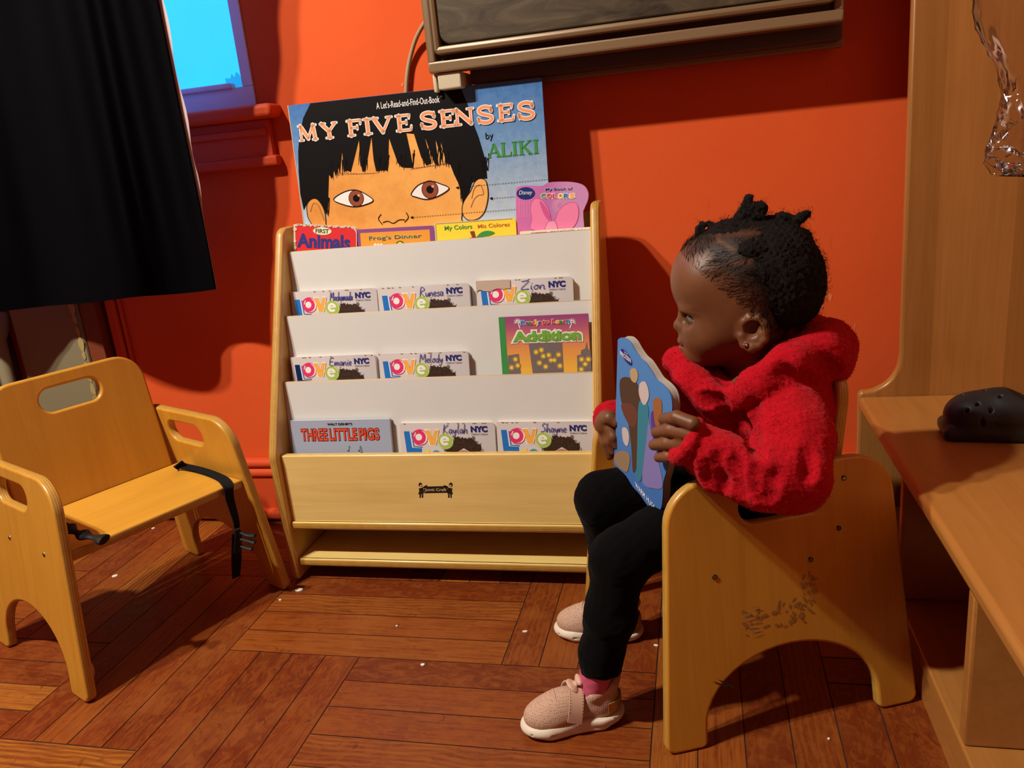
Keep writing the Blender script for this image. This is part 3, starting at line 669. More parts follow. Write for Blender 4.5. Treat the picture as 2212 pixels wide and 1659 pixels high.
# --- the big blue picture book
c = Cover((622, 228), (1170, 167), 1.582, lean=2.5, zb=.528); A = c.art
P = lambda X, Y: c.px(600+X/3.16, 150+Y/3.16)
PS = lambda L: [P(*p) for p in L]
top = c.h-.0005
m_big = grad('big_sky', [(.30, (.42, .52, .62)), (.52, (.13, .27, .50)), (.68, (.045, .15, .40)), (.80, (.04, .13, .36))], 'Y', 1.6, -.13, .22, 60)
m_face = grad('big_face', [(.2, (.62, .24, .05)), (.5, (.78, .37, .09)), (.8, (.84, .46, .14))], 'X', 1, .1, .8, 14)
A.poly(PS([(330, 1260), (340, 800), (360, 560), (560, 430), (900, 400), (1170, 540), (1235, 760), (1262, 900), (1262, 1260)]), m_face, 1)
hair_l = [(222, 236), (175, 330), (150, 440), (140, 560), (143, 700), (155, 850), (178, 960), (205, 905), (255, 880), (290, 905), (322, 960), (338, 1000), (345, 880), (350, 720)]
fr = [(372, 745), (385, 690), (395, 730), (410, 650), (425, 715), (440, 560), (452, 700), (470, 690), (500, 700), (555, 480), (565, 640), (580, 700), (600, 690), (640, 460), (655, 620), (672, 695), (705, 690), (720, 690), (752, 690), (760, 470), (820, 640), (850, 668), (880, 672), (925, 672), (905, 560), (878, 435), (930, 440), (980, 600), (1015, 656), (1050, 640), (1003, 460), (1070, 640), (1100, 662), (1075, 470), (1130, 655), (1110, 480), (1150, 640), (1178, 650)]
hair_r = [(1205, 720), (1228, 765), (1240, 800), (1258, 880), (1262, 925), (1285, 870), (1310, 830), (1325, 775), (1375, 742), (1430, 745), (1425, 690), (1440, 690), (1400, 560), (1370, 460), (1335, 370), (1300, 250), (1245, 113)]
tp = [P(1245, 113), P(222, 236)]
hp = PS(hair_l+fr+hair_r[:-1]); hp.append((tp[0][0], top)); hp.append((tp[1][0], top))
A.poly(hp, I_BLACK, 3)
for e in ([(200, 930), (225, 890), (262, 882), (296, 915), (322, 975), (330, 1060), (330, 1240), (262, 1240), (240, 1080), (208, 1010)], [(1318, 830), (1345, 770), (1380, 745), (1420, 760), (1436, 830), (1432, 900), (1410, 975), (1365, 1020), (1300, 1028), (1262, 985), (1264, 920), (1290, 870)]):
    q = spline_pts(PS(e), 4, True); A.poly(q, m_face, 4); A.stroke(q, .0016, I_BLACK, 5, closed=True)
A.stroke(spline_pts(PS([(1325, 880), (1345, 810), (1385, 790), (1405, 850), (1370, 860), (1340, 890), (1320, 940)]), 5), .0014, I_LINE, 6)
A.stroke(spline_pts(PS([(225, 970), (245, 915), (280, 930), (300, 980), (320, 1030)]), 5), .0014, I_LINE, 6)
for eye, ic, r in (([(383, 889), (450, 838), (530, 822), (600, 850), (652, 893), (600, 922), (530, 936), (460, 925)], (537, 880), .0158), ([(912, 852), (960, 790), (1040, 763), (1110, 780), (1170, 812), (1100, 862), (1020, 886), (950, 872)], (1040, 820), .0166)):
    q = spline_pts(PS(eye), 6, True); A.poly(q, I_WHITE, 4); A.stroke(q, .0017, I_BLACK, 7, closed=True)
    k = P(*ic); A.ell(k, r*1.08, r*1.08, I_BLACK, 4.6); A.ell(k, r, r, I_IRIS, 5.2); A.ell(k, r*.46, r*.46, I_BLACK, 6); A.ell((k[0]+r*.4, k[1]+r*.35), r*.18, r*.16, ink('glint', (.6, .35, .25)), 6.6)
for L in ([(705, 990), (688, 1020), (714, 1058)], [(720, 1045), (752, 1036), (790, 1050), (828, 1028), (866, 1026)], [(878, 978), (892, 1010), (868, 1042)], [(1262, 975), (1258, 1030), (1300, 1045)]):
    A.stroke(spline_pts(PS(L), 6), .0018, I_BLACK, 4)
rq = random.Random(8)
for x0, y0_, n in ((385, 740, 5), (425, 715, 5), (475, 695, 6), (590, 700, 7), (575, 660, 4), (700, 695, 8), (740, 690, 5), (860, 672, 7), (910, 675, 5), (835, 660, 4), (1010, 660, 5), (1045, 645, 4), (1100, 662, 6), (1140, 658, 4), (1180, 660, 5), (1225, 765, 4), (1258, 900, 5), (340, 1000, 5), (1415, 700, 4), (1435, 690, 3), (1330, 790, 3)):
    for k in range(n):
        x = x0+rq.uniform(-24, 20); L_ = rq.uniform(70, 130); A.stroke(PS([(x+rq.uniform(-4, 12), y0_-L_), (x+rq.uniform(-3, 3), y0_-L_*.4), (x-rq.uniform(-6, 8), y0_+rq.uniform(-12, 16))]), .0021, I_BLACK, 3.4, taper=(1, .25))
for k in range(14):
    x = 400+k*19; A.stroke(PS([(x, 722-k*.8), (x+28, 712-abs(k-7)*1.5+(k-7)*.5)]), .0012, I_LINE, 2)
    x = 905+k*19; A.stroke(PS([(x, 685-k*3), (x+26, 672-k*2.6)]), .0012, I_LINE, 2)
for a, b, tipx in (((1845, 750), (1215, 808), 1), ((1650, 866), (1445, 881), 1), ((1640, 953), (905, 1011), 1)):
    a, b = P(*a), P(*b); n = int(np.hypot(a[0]-b[0], a[1]-b[1])/.0055)
    for i in range(n):
        f0, f1 = i/n, (i+.55)/n; A.segs([(a[0]+(b[0]-a[0])*f0, a[1]+(b[1]-a[1])*f0), (a[0]+(b[0]-a[0])*f1, a[1]+(b[1]-a[1])*f1)], .0009, I_BLACK, 6)
    A.poly([b, (b[0]+.0065, b[1]-.0030), (b[0]+.0065, b[1]+.0030)], I_BLACK, 6)
def tbox(p0, p1): a, b = P(*p0), P(*p1); return (a[0], a[1], b[0], b[1])
bl, br = P(138, 505), P(1765, 345); tl_, tr_ = P(145, 372), P(1755, 195)
y0, y1 = (bl[1]+br[1])/2+.001, (tl_[1]+tr_[1])/2-.002
def tx(X): f = (X-138)/(1765-138); return P(X, 440-(440-270)*f)[0]
for ch, xa, xb in (('M', 142, 272), ('Y', 290, 415), ('F', 468, 582), ('I', 578, 652), ('V', 642, 790), ('E', 800, 918), ('S', 968, 1092), ('E', 1098, 1218), ('N', 1200, 1345), ('S', 1356, 1480), ('E', 1492, 1618), ('S', 1632, 1762)):
    serif(A, ch, (tx(xa)+.002, y0+.003, tx(xb)-.002, y1-.003), I_SALMON, 9, .21, .0016, I_WHITE)
a, b = P(1430, 606), P(1787, 572); t0, t1 = P(1440, 508), P(1782, 478)
ya, yb = (a[1]+b[1])/2, (t0[1]+t1[1])/2
for ch, xa, xb in (('A', 1430, 1520), ('L', 1522, 1592), ('I', 1596, 1640), ('K', 1645, 1735), ('I', 1742, 1785)):
    serif(A, ch, (P(xa, 560)[0], ya, P(xb, 540)[0], yb), I_GREEN, 4, .22)
q = P(1422, 492); A.text('by', (q[0], q[1], q[0]+.0155, q[1]+.0165), I_BLACK, 4)
q0, q1 = P(675, 265), P(1105, 200); A.text('A Let\'s-Read-and-Find-Out-Book', (q0[0], (q0[1]+q1[1])/2-.0045, q1[0], (q0[1]+q1[1])/2+.0085), I_WHITE, 5, .006)
A.text('TM', (q1[0]+.001, (q0[1]+q1[1])/2+.0045, q1[0]+.0058, (q0[1]+q1[1])/2+.0078), I_WHITE, 5, .01)
book('picture_book', 'very large blue picture book with a black haired face standing behind the top tier', c, m_big, .007, rad=.004, spine=WORN)

# --- top tier, left to right
c = Cover((634, 484), (771, 489), 1.556, 1.556, 7, zb=.528); A = c.art; w, h = c.w, c.h
P3 = lambda X, Y: c.px(580+X/2.989, 470+Y/2.989)
A.poly(rounded([(.004, 0), (w-.002, 0), (w-.002, h-.004), (.004, h-.004)], [.001, .012, .012, .001], 5), I_RED, 1)
e = P3(348, 87); A.ell(e, .0205, .0078, ink('cream', (.78, .70, .50)), 3); A.ring(e, .0205, .0212, ink('gold', (.5, .36, .12)), 3.5, asp=.38)
A.text('FIRST', (e[0]-.0150, e[1]-.0045, e[0]+.0150, e[1]+.0045), ink('darkgreen', (.02, .07, .02)), 5, .02)
q0, q1 = P3(185, 186), P3(528, 120); A.text('Animals', (q0[0], q0[1]-.002, q1[0], q1[1]+.002), ink('royal', (.03, .04, .22)), 4, .035)
for k in range(14):
    A.ell((.002+.003*random.random(), h*random.random()), .003+.003*random.random(), .004, WORN, 6, 7); A.ell((w*random.random(), h-.001), .004, .0022, WORN, 6, 7)
book('board_book', 'worn red board book with blue animal title, leftmost on the top tier', c, WORN, .014, rad=.013)
c = Cover((771, 496), (937, 487), 1.557, 1.557, 7, zb=.528); A = c.art; w, h = c.w, c.h
I_PANEL = grad('frog', [(.0, (.80, .46, .06)), (.5, (.82, .42, .05)), (1, (.74, .30, .04))], 'Y', 5, 0, .3, 20)
q = P3(592, 102); q2 = P3(1040, 75); A.poly([(q[0], 0), (q2[0], 0), (q2[0], (q[1]+q2[1])/2), (q[0], (q[1]+q2[1])/2)], I_PANEL, 1)
q0, q1 = P3(650, 150), P3(988, 100); bx = (q0[0], q0[1]-.001, q1[0], q1[1]-.001); A.text("Frog's Dinner", bx, ink('cream', (.78, .70, .50)), 3, .045, grow=.03); A.text("Frog's Dinner", bx, ink('olive', (.10, .12, .03)), 5, .015)
for X in (690, 710, 730): q = P3(X, 185); A.ell(q, .0035, .006, I_WHITE, 3)
q = P3(850, 172); A.ell(q, .009, .007, ink('olive', (.10, .12, .03)), 3); A.ell(q, .0055, .0045, I_YELLOW, 4)
book('board_book', 'purple bordered orange board book, second from left on the top tier', c, ink('violet', (.23, .07, .24)), .012, rad=.006)
c = Cover((938, 482), (1114, 470), 1.556, 1.556, 7, zb=.528); A = c.art; w, h = c.w, c.h
q0, q1 = P3(1138, 88), P3(1314, 42); A.text('My Colors', (q0[0], q0[1]-.001, q1[0], q1[1]+.0), I_GREEN, 3, .012)
q0, q1 = P3(1352, 66), P3(1556, 30); A.text('Mis Colores', (q0[0], q0[1]-.001, q1[0], q1[1]+.0), ink('rust', (.60, .16, .04)), 3, .012)
A.poly([P3(*p) for p in ((1300, 90), (1328, 86), (1340, 132), (1318, 134))], ink('stem', (.22, .05, .03)), 3)
A.poly(spline_pts([P3(*p) for p in ((1345, 128), (1375, 95), (1420, 85), (1462, 98), (1430, 116), (1395, 122))], 5, True), I_GREEN, 3); A.ell(P3(1330, 165), .022, .012, I_RED, 2.5)
A.stroke([(.0015, 0), (.0015, h-.004)], .003, WORN, 4); A.stroke([(.003, h-.001), (w-.008, h-.001)], .0018, WORN, 4)
book('board_book', 'yellow board book with a green leaf, third from left on the top tier', c, I_YELLOW, .014, rad=.008)
c = Cover((1123, 500), (1276, 490), 1.548, 1.548, 7, zb=.54); A = c.art; w, h = c.w, c.h
A.poly([(.004, 0), (w, 0), (w, h-.004), (.022, h-.004), (.020, h-.006), (.004, h-.007)], ink('plum', (.25, .05, .20)), 1)
for k in range(16): A.ell((.02+(w-.02)*random.random(), h-.0035), .004, .0014, I_WHITE, 2, 7)
book('board_book', 'board book showing only its torn plum top edge below the pink bow', c, ink('cream', (.78, .70, .50)), .006, rad=.003)
# pink bow book with its cut-out top
c = Cover((1114, 401), (1271, 396), 1.563, 1.563, 5, zb=.528); A = c.art; w, h = c.w, c.h
P2 = lambda X, Y: c.px(600+X/3.16, 150+Y/3.16)
out = [(0.001, 0), (w, 0)]+spline_pts([P2(*p) for p in ((2108, 1250), (2085, 1000), (2092, 950), (2116, 890), (2118, 835), (2085, 790), (2020, 770), (1930, 766), (1850, 772), (1810, 793))], 6)+spline_pts([P2(*p) for p in ((1790, 796), (1700, 793), (1645, 800), (1628, 815), (1624, 850))], 4)
m_pk = grad('pink', [(.2, (.62, .16, .40)), (.55, (.46, .15, .42)), (.85, (.55, .26, .52))], 'X', 6, .5, .25, 25)
ctr = P2(1930, 930)
for k in range(26):
    a = k*2*math.pi/26; A.segs([(ctr[0]+.006*math.cos(a), ctr[1]+.006*math.sin(a)), (ctr[0]+.017*math.cos(a), ctr[1]+.017*math.sin(a))], .0011, ink('ray', (.74, .34, .50)), 1)
for i in range(6):
    for j in range(8): q = P2(1650+i*17, 890+j*16); A.ell(q, .0011, .0011, ink('dot', (.75, .30, .55)), 1, 6)
e = P2(1693, 846); A.ell(e, .0182, .0118, ink('badge', (.015, .03, .18)), 3); A.text('Disney', (e[0]-.0135, e[1]-.0045, e[0]+.0135, e[1]+.0055), I_WHITE, 5, .0, .25)
q0, q1 = P2(1828, 833), P2(2012, 803); bx = (q0[0], q0[1], q1[0], q1[1]); A.text('My Book of', bx, I_WHITE, 3, .06, grow=.05); A.text('My Book of', bx, I_NAVY, 5, .012)
cols = [I_GREEN, I_RED, I_PINK, I_YELLOW, I_BLUE, I_ORANGE]
for i, ch in enumerate('COLORS'):
    xa, xb = 1798+i*39, 1798+i*39+35; a, b = P2(xa, 882), P2(xb, 846); bx = (a[0], a[1], b[0], b[1]); A.text(ch, bx, I_WHITE, 3, .09, grow=.07); A.text(ch, bx, cols[i], 5, .03)
for L, m, ly in (([(1745, 890), (1790, 885), (1835, 930), (1860, 1000), (1855, 1090), (1730, 1090), (1735, 1020), (1725, 950)], I_BOW, 3), ([(1900, 1010), (1930, 950), (1975, 915), (2030, 908), (2052, 950), (2050, 1010), (2030, 1060), (1990, 1090), (1890, 1090)], I_BOW, 3), ([(1790, 900), (1830, 940), (1855, 1000), (1850, 1030), (1815, 980)], I_BOWD, 4), ([(1838, 1050), (1865, 1035), (1895, 1040), (1905, 1100), (1830, 1100)], ink('knot', (.82, .32, .50)), 5)):
    q = spline_pts([P2(*p) for p in L], 4, True); A.poly(q, m, ly); A.stroke(q, .0010, I_BOWD, ly+.5, closed=True)
book('board_book', 'pink die-cut board book with a bow, at the right end of the top tier', c, m_pk, .007, outline=out, pages=I_WHITE)

# --- the white LOVE board books
I_LOVE = grad('love_bg', [(.0, (.60, .56, .56)), (.6, (.62, .585, .59)), (1, (.52, .49, .50))], 'X', 4, .5, .35, 9)
m_curl = mat('print_curls', (.05, .02, .012), .5); _g = NB(m_curl); _g.l(_g.ramp(_g.noise(_g.coord('Object', (1, 1, 1)), 260, 4, .7), [(.35, (.010, .005, .003)), (.6, (.05, .02, .01)), (.75, (.13, .06, .03))]), _g.b.inputs['Base Color'])
m_skin_p = ink('photo_skin', (.42, .17, .08))
def love(tl, tr, y, zb, name, label, ox=0, torn=False, dark=False, th=.012, hy=0.0):
    c = Cover(tl, tr, y, y, 7, zb=zb); A = c.art; w, h = c.w, c.h; s = w; X = lambda f: f*s; Y = lambda f: h-f*s
    if not torn or True:
        for dx, m, ly in ((.012, I_WHITE, 1.5), (0, ink('midnight', (.005, .02, .09)) if dark else I_BLUE, 3)):
            A.poly([(X(.045+dx), Y(.085+dx*.5)), (X(.105+dx), Y(.085+dx*.5)), (X(.12+dx), Y(.255)), (X(.225+dx), Y(.262)), (X(.225+dx), Y(.305+dx)), (X(.06+dx), Y(.305+dx))], m, ly)
        A.stroke([(X(.128), Y(.10)), (X(.14), Y(.242)), (X(.228), Y(.25))], s*.009, I_BLUE, 3.5)
    o = (X(.20), Y(.145)); A.ell((o[0]+s*.012, o[1]-s*.005), s*.083, s*.075, I_WHITE, 1.5); A.ring(o, s*.036, s*.075, I_PINK, 3.2); A.ring((o[0]+s*.014, o[1]-s*.004), s*.078, s*.084, I_PINK, 3)
    A.stroke([(o[0]-s*.03, o[1]+s*.045), (o[0]-s*.045, o[1]+s*.01)], s*.010, I_WHITE, 4)
    for d, m, ly in ((.010, I_WHITE, 1.8), (0, I_ORANGE, 3.4)):
        A.poly([(X(.275-d), Y(.075-d)), (X(.322+d), Y(.075-d)), (X(.345), Y(.165)), (X(.372), Y(.075-d)), (X(.405+d), Y(.075-d)), (X(.365+d), Y(.225+d)), (X(.315-d), Y(.225+d))], m, ly)
    A.stroke([(X(.378), Y(.225)), (X(.418), Y(.08))], s*.008, I_ORANGE, 3.4)
    e = (X(.475), Y(.185)); A.ell((e[0]+s*.005, e[1]-s*.004), s*.084, s*.084, I_LIME, 2.6); A.ell(e, s*.078, s*.078, I_WHITE, 3); A.ell(e, s*.074, s*.074, I_LIME, 3.8)
    A.ring(e, s*.022, s*.050, I_WHITE, 4.5, 20, .15, 5.6); A.segs([(e[0]-s*.04, e[1]+s*.002), (e[0]+s*.048, e[1]+s*.006)], s*.016, I_WHITE, 4.6)
    A.text('NYC', (X(.752), Y(.100), X(.925), Y(.036)), I_NAVY, 3, .06); A.text("Children's Cabinet", (X(.755), Y(.128), X(.925), Y(.110)), I_NAVY, 3, .0)
    hp = []; r = random.Random(11)
    for k in range(46):
        a = math.pi*(1.02-k/45*1.04); rr = 1+.20*(r.random()-.35); hp.append((X(.665)+s*.185*rr*math.cos(a), Y(.335)+s*.185*rr*math.sin(a)))
    A.poly(hp+[(X(.80), Y(.345)), (X(.665), Y(.26)), (X(.52), Y(.345))], m_curl, 2.2)
    for k in range(60):
        a = math.pi*r.random(); rr = .8+.36*r.random(); q = (X(.665)+s*.185*rr*math.cos(a), Y(.335)+s*.185*rr*math.sin(a)); A.ring(q, s*.010, s*.014, m_curl, 2.4, 8, r.random()*6, r.random()*6+3)
    A.ell((X(.665), Y(.44)), s*.135, s*.155, m_skin_p, 2.0)
    A.poly([(X(.265), Y(.275)), (X(.305), Y(.275)), (X(.31), Y(.40)), (X(.268), Y(.40))], ink('lemon', (.80, .62, .10)), 2.5)
    A.ring((X(.375), Y(.335)), s*.028, s*.052, I_TEAL, 2.5, 20, -.3, 3.6)
    handwrite(A, name, X(.46), Y(.108+hy), X(.72), Y(.018+hy), s*.0068, I_PEN, 6)
    if torn:
        rr = random.Random(4); tp = [(0, h-.0002), (X(.36), h-.0002)]+[(X(.36-.035*k), Y(.085+.03*rr.random())) for k in range(11)]+[(0, Y(.125))]
        A.poly(tp, mat('torn_card', (.46, .36, .29), .85), 8)
    for k in range(8): A.ell((w*random.random(), h-.0004), .003, .0009, WORN, 7, 6)
    return book('board_book', label, c, I_LOVE, th, rad=.010)
love((627, 631), (813, 622), 1.512, .402, 'Mochamada', 'white LOVE lettered board book with the longest pen name, left end of its tier', hy=.005)
love((815, 622), (1013, 611), 1.510, .402, 'Runesa', 'white board book with LOVE lettering in the middle of the first white tier', th=.009, hy=.005)
love((1028, 607), (1237, 597), 1.512, .402, 'Zion', 'white board book with torn upper left corner above its LOVE lettering', torn=True)
love((627, 772), (810, 765), 1.455, .277, 'Emanie', 'white board book whose LOVE lettering starts with a near black letter', dark=True)
love((817, 764), (1011, 758), 1.453, .277, 'Melody', 'white board book with LOVE lettering beside the bare stretch of the middle tier', th=.010)
love((862, 914), (1068, 912), 1.404, .145, 'Kaylah', 'white board book with LOVE lettering beside the pale blue book on the bottom tier')
love((1072, 911), (1283, 910), 1.404, .145, 'Shayne', 'white board book with LOVE lettering at the right end of the bottom tier')
c = Cover((905, 621), (1018, 612), 1.5205, 1.5205, 7, zb=.402); book('board_book', 'grey edged board book peeping out behind the middle LOVE book of the first white tier', c, mat('grey_card', (.34, .30, .28), .6), .006, rad=.012)
c = Cover((905, 764), (1017, 757), 1.4645, 1.4645, 7, zb=.277); book('board_book', 'pale edged board book peeping out behind the LOVE book next to the bare stretch', c, mat('pale_card', (.66, .62, .58), .6), .005, rad=.012)
# --- the addition workbook
c = Cover((1078, 686), (1270, 678), 1.450, 1.450, 5, zb=.277); A = c.art; w, h = c.w, c.h
m_add = grad('dusk', [(.02, (.82, .50, .05)), (.26, (.72, .30, .08)), (.46, (.42, .10, .18)), (.62, (.20, .045, .20)), (1, (.14, .03, .16))], 'Y', 4.6, -.61, .05, 12)
A.poly([(0, 0), (.011, 0), (.011, h), (0, h)], I_GREEN, 1)
def P3(X, Y): return c.px(580+X/2.989, 470+Y/2.989)
g_b = ink('tower', (.17, .14, .14))
for L in ([(1535, 1010), (1545, 890), (1615, 880), (1650, 1010)], [(1735, 1010), (1680, 812), (1895, 800), (1905, 1010)], [(1985, 1010), (1992, 890), (2015, 885), (2020, 855), (2045, 845), (2055, 800), (2062, 845), (2080, 860), (2085, 1010)]):
    q = [P3(*p) for p in L]; q[0] = (q[0][0], .02); q[-1] = (q[-1][0], .02); A.poly(q, g_b, 2)
m_lit = ink('lit_window', (.86, .60, .06))
for X, Yp in ((1595, 915), (1610, 955), (1570, 968), (1728, 868), (1762, 855), (1775, 895), (1810, 888), (1873, 885), (1825, 920), (1845, 920), (1750, 938), (1790, 962), (1882, 957), (2022, 915), (2045, 945), (2065, 915), (2020, 980)):
    q = P3(X, Yp); A.poly([(q[0]-.0028, q[1]-.0028), (q[0]+.0028, q[1]-.0028), (q[0]+.0028, q[1]+.0028), (q[0]-.0028, q[1]+.0028)], m_lit, 3.5); A.ell(q, .0062, .0062, ink('halo', (.34, .24, .09)), 3, 12)
q0, q1 = P3(1640, 690), P3(1935, 655); bx = (q0[0]-.003, q0[1]-.004, q1[0]+.003, q1[1]+.001)
A.text('Ready to Learn', bx, I_WHITE, 3, .085, grow=.05)
gx0, gy0, gx1, gy1 = glyphs('Ready to Learn', .035)[2]
rc = [I_BLUE, I_PURPLE, I_GREEN, I_RED, I_ORANGE, I_BLUE, I_RED, I_RED, I_BLUE, I_RED, I_ORANGE, I_GREEN, I_RED, I_BLUE]
pos = 0
vs, fs, _b = glyphs('Ready to Learn', .035)
for f in fs:
    fx = sum(vs[i][0] for i in f)/len(f); k = int((fx-gx0)/(gx1-gx0)*13.99); m = rc[k]
    A.add([(bx[0]+(vs[i][0]-gx0)*(bx[2]-bx[0])/(gx1-gx0), bx[1]+(vs[i][1]-gy0)*(bx[3]-bx[1])/(gy1-gy0)) for i in f], [tuple(range(len(f)))], m, 5)
for cx_, sg in ((1610, -1), (1960, 1)):
    b0 = P3(cx_, 672); A.stroke([P3(cx_+sg*-14, 715), b0], .0018, I_WHITE, 3)
    for a in range(9): an = math.pi*(-.15+a/8*1.3); A.stroke([b0, (b0[0]+.0085*math.cos(an), b0[1]+.008*math.sin(an)-.001)], .0024, I_WHITE, 3, taper=(1, .2))
q0, q1 = P3(1580, 820), P3(2018, 725); bx = (q0[0], q0[1]+.004, q1[0], q1[1]+.002)
A.text('Addition', bx, I_WHITE, 4, .13, grow=.09); A.text('Addition', bx, grad('leafgreen', [(.40, (.02, .13, .03)), (.62, (.16, .40, .05))], 'Y', 6, -.63), 7, .05)
book('workbook', 'purple and orange workbook with night towers, green spine, right side of the middle tier', c, m_add, .009, rad=.002, spine=I_GREEN, pages=I_WHITE)
# --- the pale blue story book
c = Cover((628, 909), (841, 905), 1.402, 1.402, 7, zb=.145); A = c.art; w, h = c.w, c.h
q0, q1 = P3(380, 1342), P3(540, 1324); A.text("WALT DISNEY'S", (q0[0], q0[1], q1[0], q1[1]), I_BLACK, 3, .03)
q0, q1 = P3(212, 1440), P3(716, 1355); ym = (q0[1]+q1[1])/2; yl, yh = P3(470, 1438)[1], P3(470, 1362)[1]
for wd, xa, xb in (('THREE', 212, 382), ('LITTLE', 395, 572), ('PIGS', 585, 716)):
    bx = (P3(xa, 1400)[0], yl, P3(xb, 1400)[0], yh); A.text(wd, bx, I_BLACK, 3, .055, grow=.03); A.text(wd, bx, ink('vermilion', (.72, .07, .03)), 5, .022)
for X, k in ((515, 0), (585, 1)):
    a = P3(X, 1505); A.ell(a, .0022, .0016, I_BLACK, 3, 10); A.ell(a, .0012, .0008, ink('sky', (.33, .38, .50)), 3.5, 8); A.segs([(a[0]+.002, a[1]), (a[0]+.0035, a[1]+.010)], .0007, I_BLACK, 3); A.segs([(a[0]+.0035, a[1]+.010), (a[0]+.006, a[1]+.007)], .0007, I_BLACK, 3)
    if k: a = P3(600, 1518); A.ell(a, .0022, .0016, I_BLACK, 3, 10); A.segs([(a[0]+.002, a[1]), (a[0]+.001, a[1]+.011)], .0007, I_BLACK, 3)
book('picture_book', 'pale blue hardcover story book with red capitals, left end of the bottom tier', c, ink('sky', (.33, .38, .50)), .009, rad=.001, pages=I_WHITE, spine=ink('sky', (.33, .38, .50)))

# --- the logo printed on the shelf's front board
lg = Art(); fo = np.array([(SX0+SX1)/2, 1.345+.0245-.008, 0])
def LP(X, Y):
    q = hit(580+X/2.989, 960+Y/2.989, 1, fo[1]); return (q[0]-fo[0], q[2])
I_LOGO = mat('logo_black', (.012, .010, .009), .45)
lg.poly([LP(*p) for p in ((1005, 272), (1155, 268), (1158, 312), (1006, 315))], I_LOGO, 1)
q0, q1 = LP(1012, 306), LP(1148, 282); lg.text('Jonti Craft', (q0[0], q0[1], q1[0], q1[1]), mat('logo_cream', (.66, .45, .20), .45), 3, .012)
for sx, X in ((1, 983), (-1, 1175)):
    U = lambda dx, Y: LP(X+sx*dx, Y)
    for L in ([(-14, 268), (-12, 250), (-2, 245), (8, 252), (6, 262), (-4, 258), (-6, 270)], [(-12, 282), (4, 282), (16, 284), (22, 296), (18, 320), (-16, 322), (-10, 300)], [(-8, 322), (2, 322), (0, 345), (-8, 345)], [(6, 322), (16, 322), (16, 344), (6, 344)]):
        lg.poly([U(*p) for p in (L if sx > 0 else L)], I_LOGO, 1)
    lg.stroke([U(2, 288), U(26, 272), U(40, 266)], .0024, I_LOGO, 1)
    c0 = LP(X, 264); lg.ring(c0, .0026, .0036, I_LOGO, 1, 14)
me, mm = fp.data, list(fp.data.materials)
bm = bmesh.new(); bm.from_mesh(me); b0 = len(mm)
for f, k in zip(lg.F, lg.MI):
    vs = [bm.verts.new((lg.V[i][0], lg.V[i][1], .008+lg.V[i][2])) for i in f]; fc = bm.faces.new(vs); fc.material_index = b0+k
bm.to_mesh(me); bm.free()
for m in lg.mats: me.materials.append(m)
# ------------------------------------------------------------------ toddler chairs
CW, SPL = .428, .111
def chair(label, group, cx, cy, ang, belt=False):
    t = thing('toddler_chair', label, 'chair', T(cx, cy, 0) @ RZ(ang), group)
    arch = [(.335, .0)]; 
    prof = rounded([(.030, .386), (.355, .386), (.386, .0), (.324, .0), (.3225, .03), (.0625, .03), (.061, .0), (-.001, .0)], [.062, .062, .014, .010, 0, 0, .010, .014], 9)
    i1 = max(i for i, p in enumerate(prof) if abs(p[0]-.3225) < 1e-6); n = 22
    prof[i1+1:i1+1] = [(.1925+.130*math.cos(math.pi*k/n), .03+.100*math.sin(math.pi*k/n)) for k in range(1, n)]
    slot = rounded([(.130, .316), (.255, .316), (.255, .361), (.130, .361)], .0222, 8)
    slot = [(x-.0, y) for x, y in slot]
    nrm = math.sqrt(1+SPL*SPL)
    for sgn in (-1, 1):
        me = plate_mesh([[(x-.1925, y) for x, y in prof], [(x-.1925, y) for x, y in slot]], .018, .0045)
        M = frame((0, sgn*(CW/2-.009), .0), (1, 0, 0), (0, -sgn*SPL/nrm, 1/nrm), (0, -1/nrm, -sgn*SPL/nrm))
        p = put('side_panel', me, t, [W_CHAIR, E_CHAIR], M)
        for u, v in ((.088, .250), (.229, .249), (.273, .287), (.284, .357)):
            bm = bmesh.new(); r = bmesh.ops.create_cone(bm, cap_ends=True, segments=16, radius1=.0042, radius2=.0036, depth=.0016)
            for f in list(bm.faces): f.material_index = 0
            for dx, dy in ((.0006, .0024), (.0024, .0006)):
                k0 = len(bm.faces); box_bm(bm, -dx, -dy, .0004, dx, dy, .0010)
                bm.faces.ensure_lookup_table()
                for f in bm.faces[k0:]: f.material_index = 1
            put('screw', bm_mesh(bm), p, [STEEL, SCREW_DARK], T(u-.1925, v, -sgn*.0094) @ (Matrix.Rotation(math.pi, 4, 'X') if sgn > 0 else Matrix.Identity(4)))
    hw = CW/2-.018-.249*SPL-.0015
    me = plate_mesh([rounded([(-hw, -.115), (hw, -.115), (hw, .115), (-hw, .115)], [.003]*4, 3)], .018, .004)
    put('seat', me, t, [W_SEAT, E_CHAIR], frame((-.047, 0, .249), (0, 1, 0), (-1, 0, 0), (0, 0, 1)))
    bl = math.atan(.13); hb = .154
    out = rounded([(-hb, 0), (hb, 0), (hb-.004, .255), (-hb+.004, .255)], [.004, .004, .055, .055], 10)
    sl = rounded([(-.058, .182), (.058, .182), (.058, .228), (-.058, .228)], .0226, 10)
    me = plate_mesh([out, sl], .018, .0045)
    put('backrest', me, t, [W_CHAIR, E_CHAIR], frame((.262-.1925+.009, 0, .252), (0, -1, 0), (math.sin(bl), 0, math.cos(bl)), (-math.cos(bl), 0, math.sin(bl))))
    return t
def chair_pose(A, ang, side):
    d = np.array([math.cos(ang), math.sin(ang)]); n = np.array([-d[1], d[0]])*side
    q = np.array(A)+d*.1925+n*CW/2; return float(q[0]), float(q[1])
aR = math.radians(23.0); xR, yR = chair_pose((-.0624, .925), aR, 1)
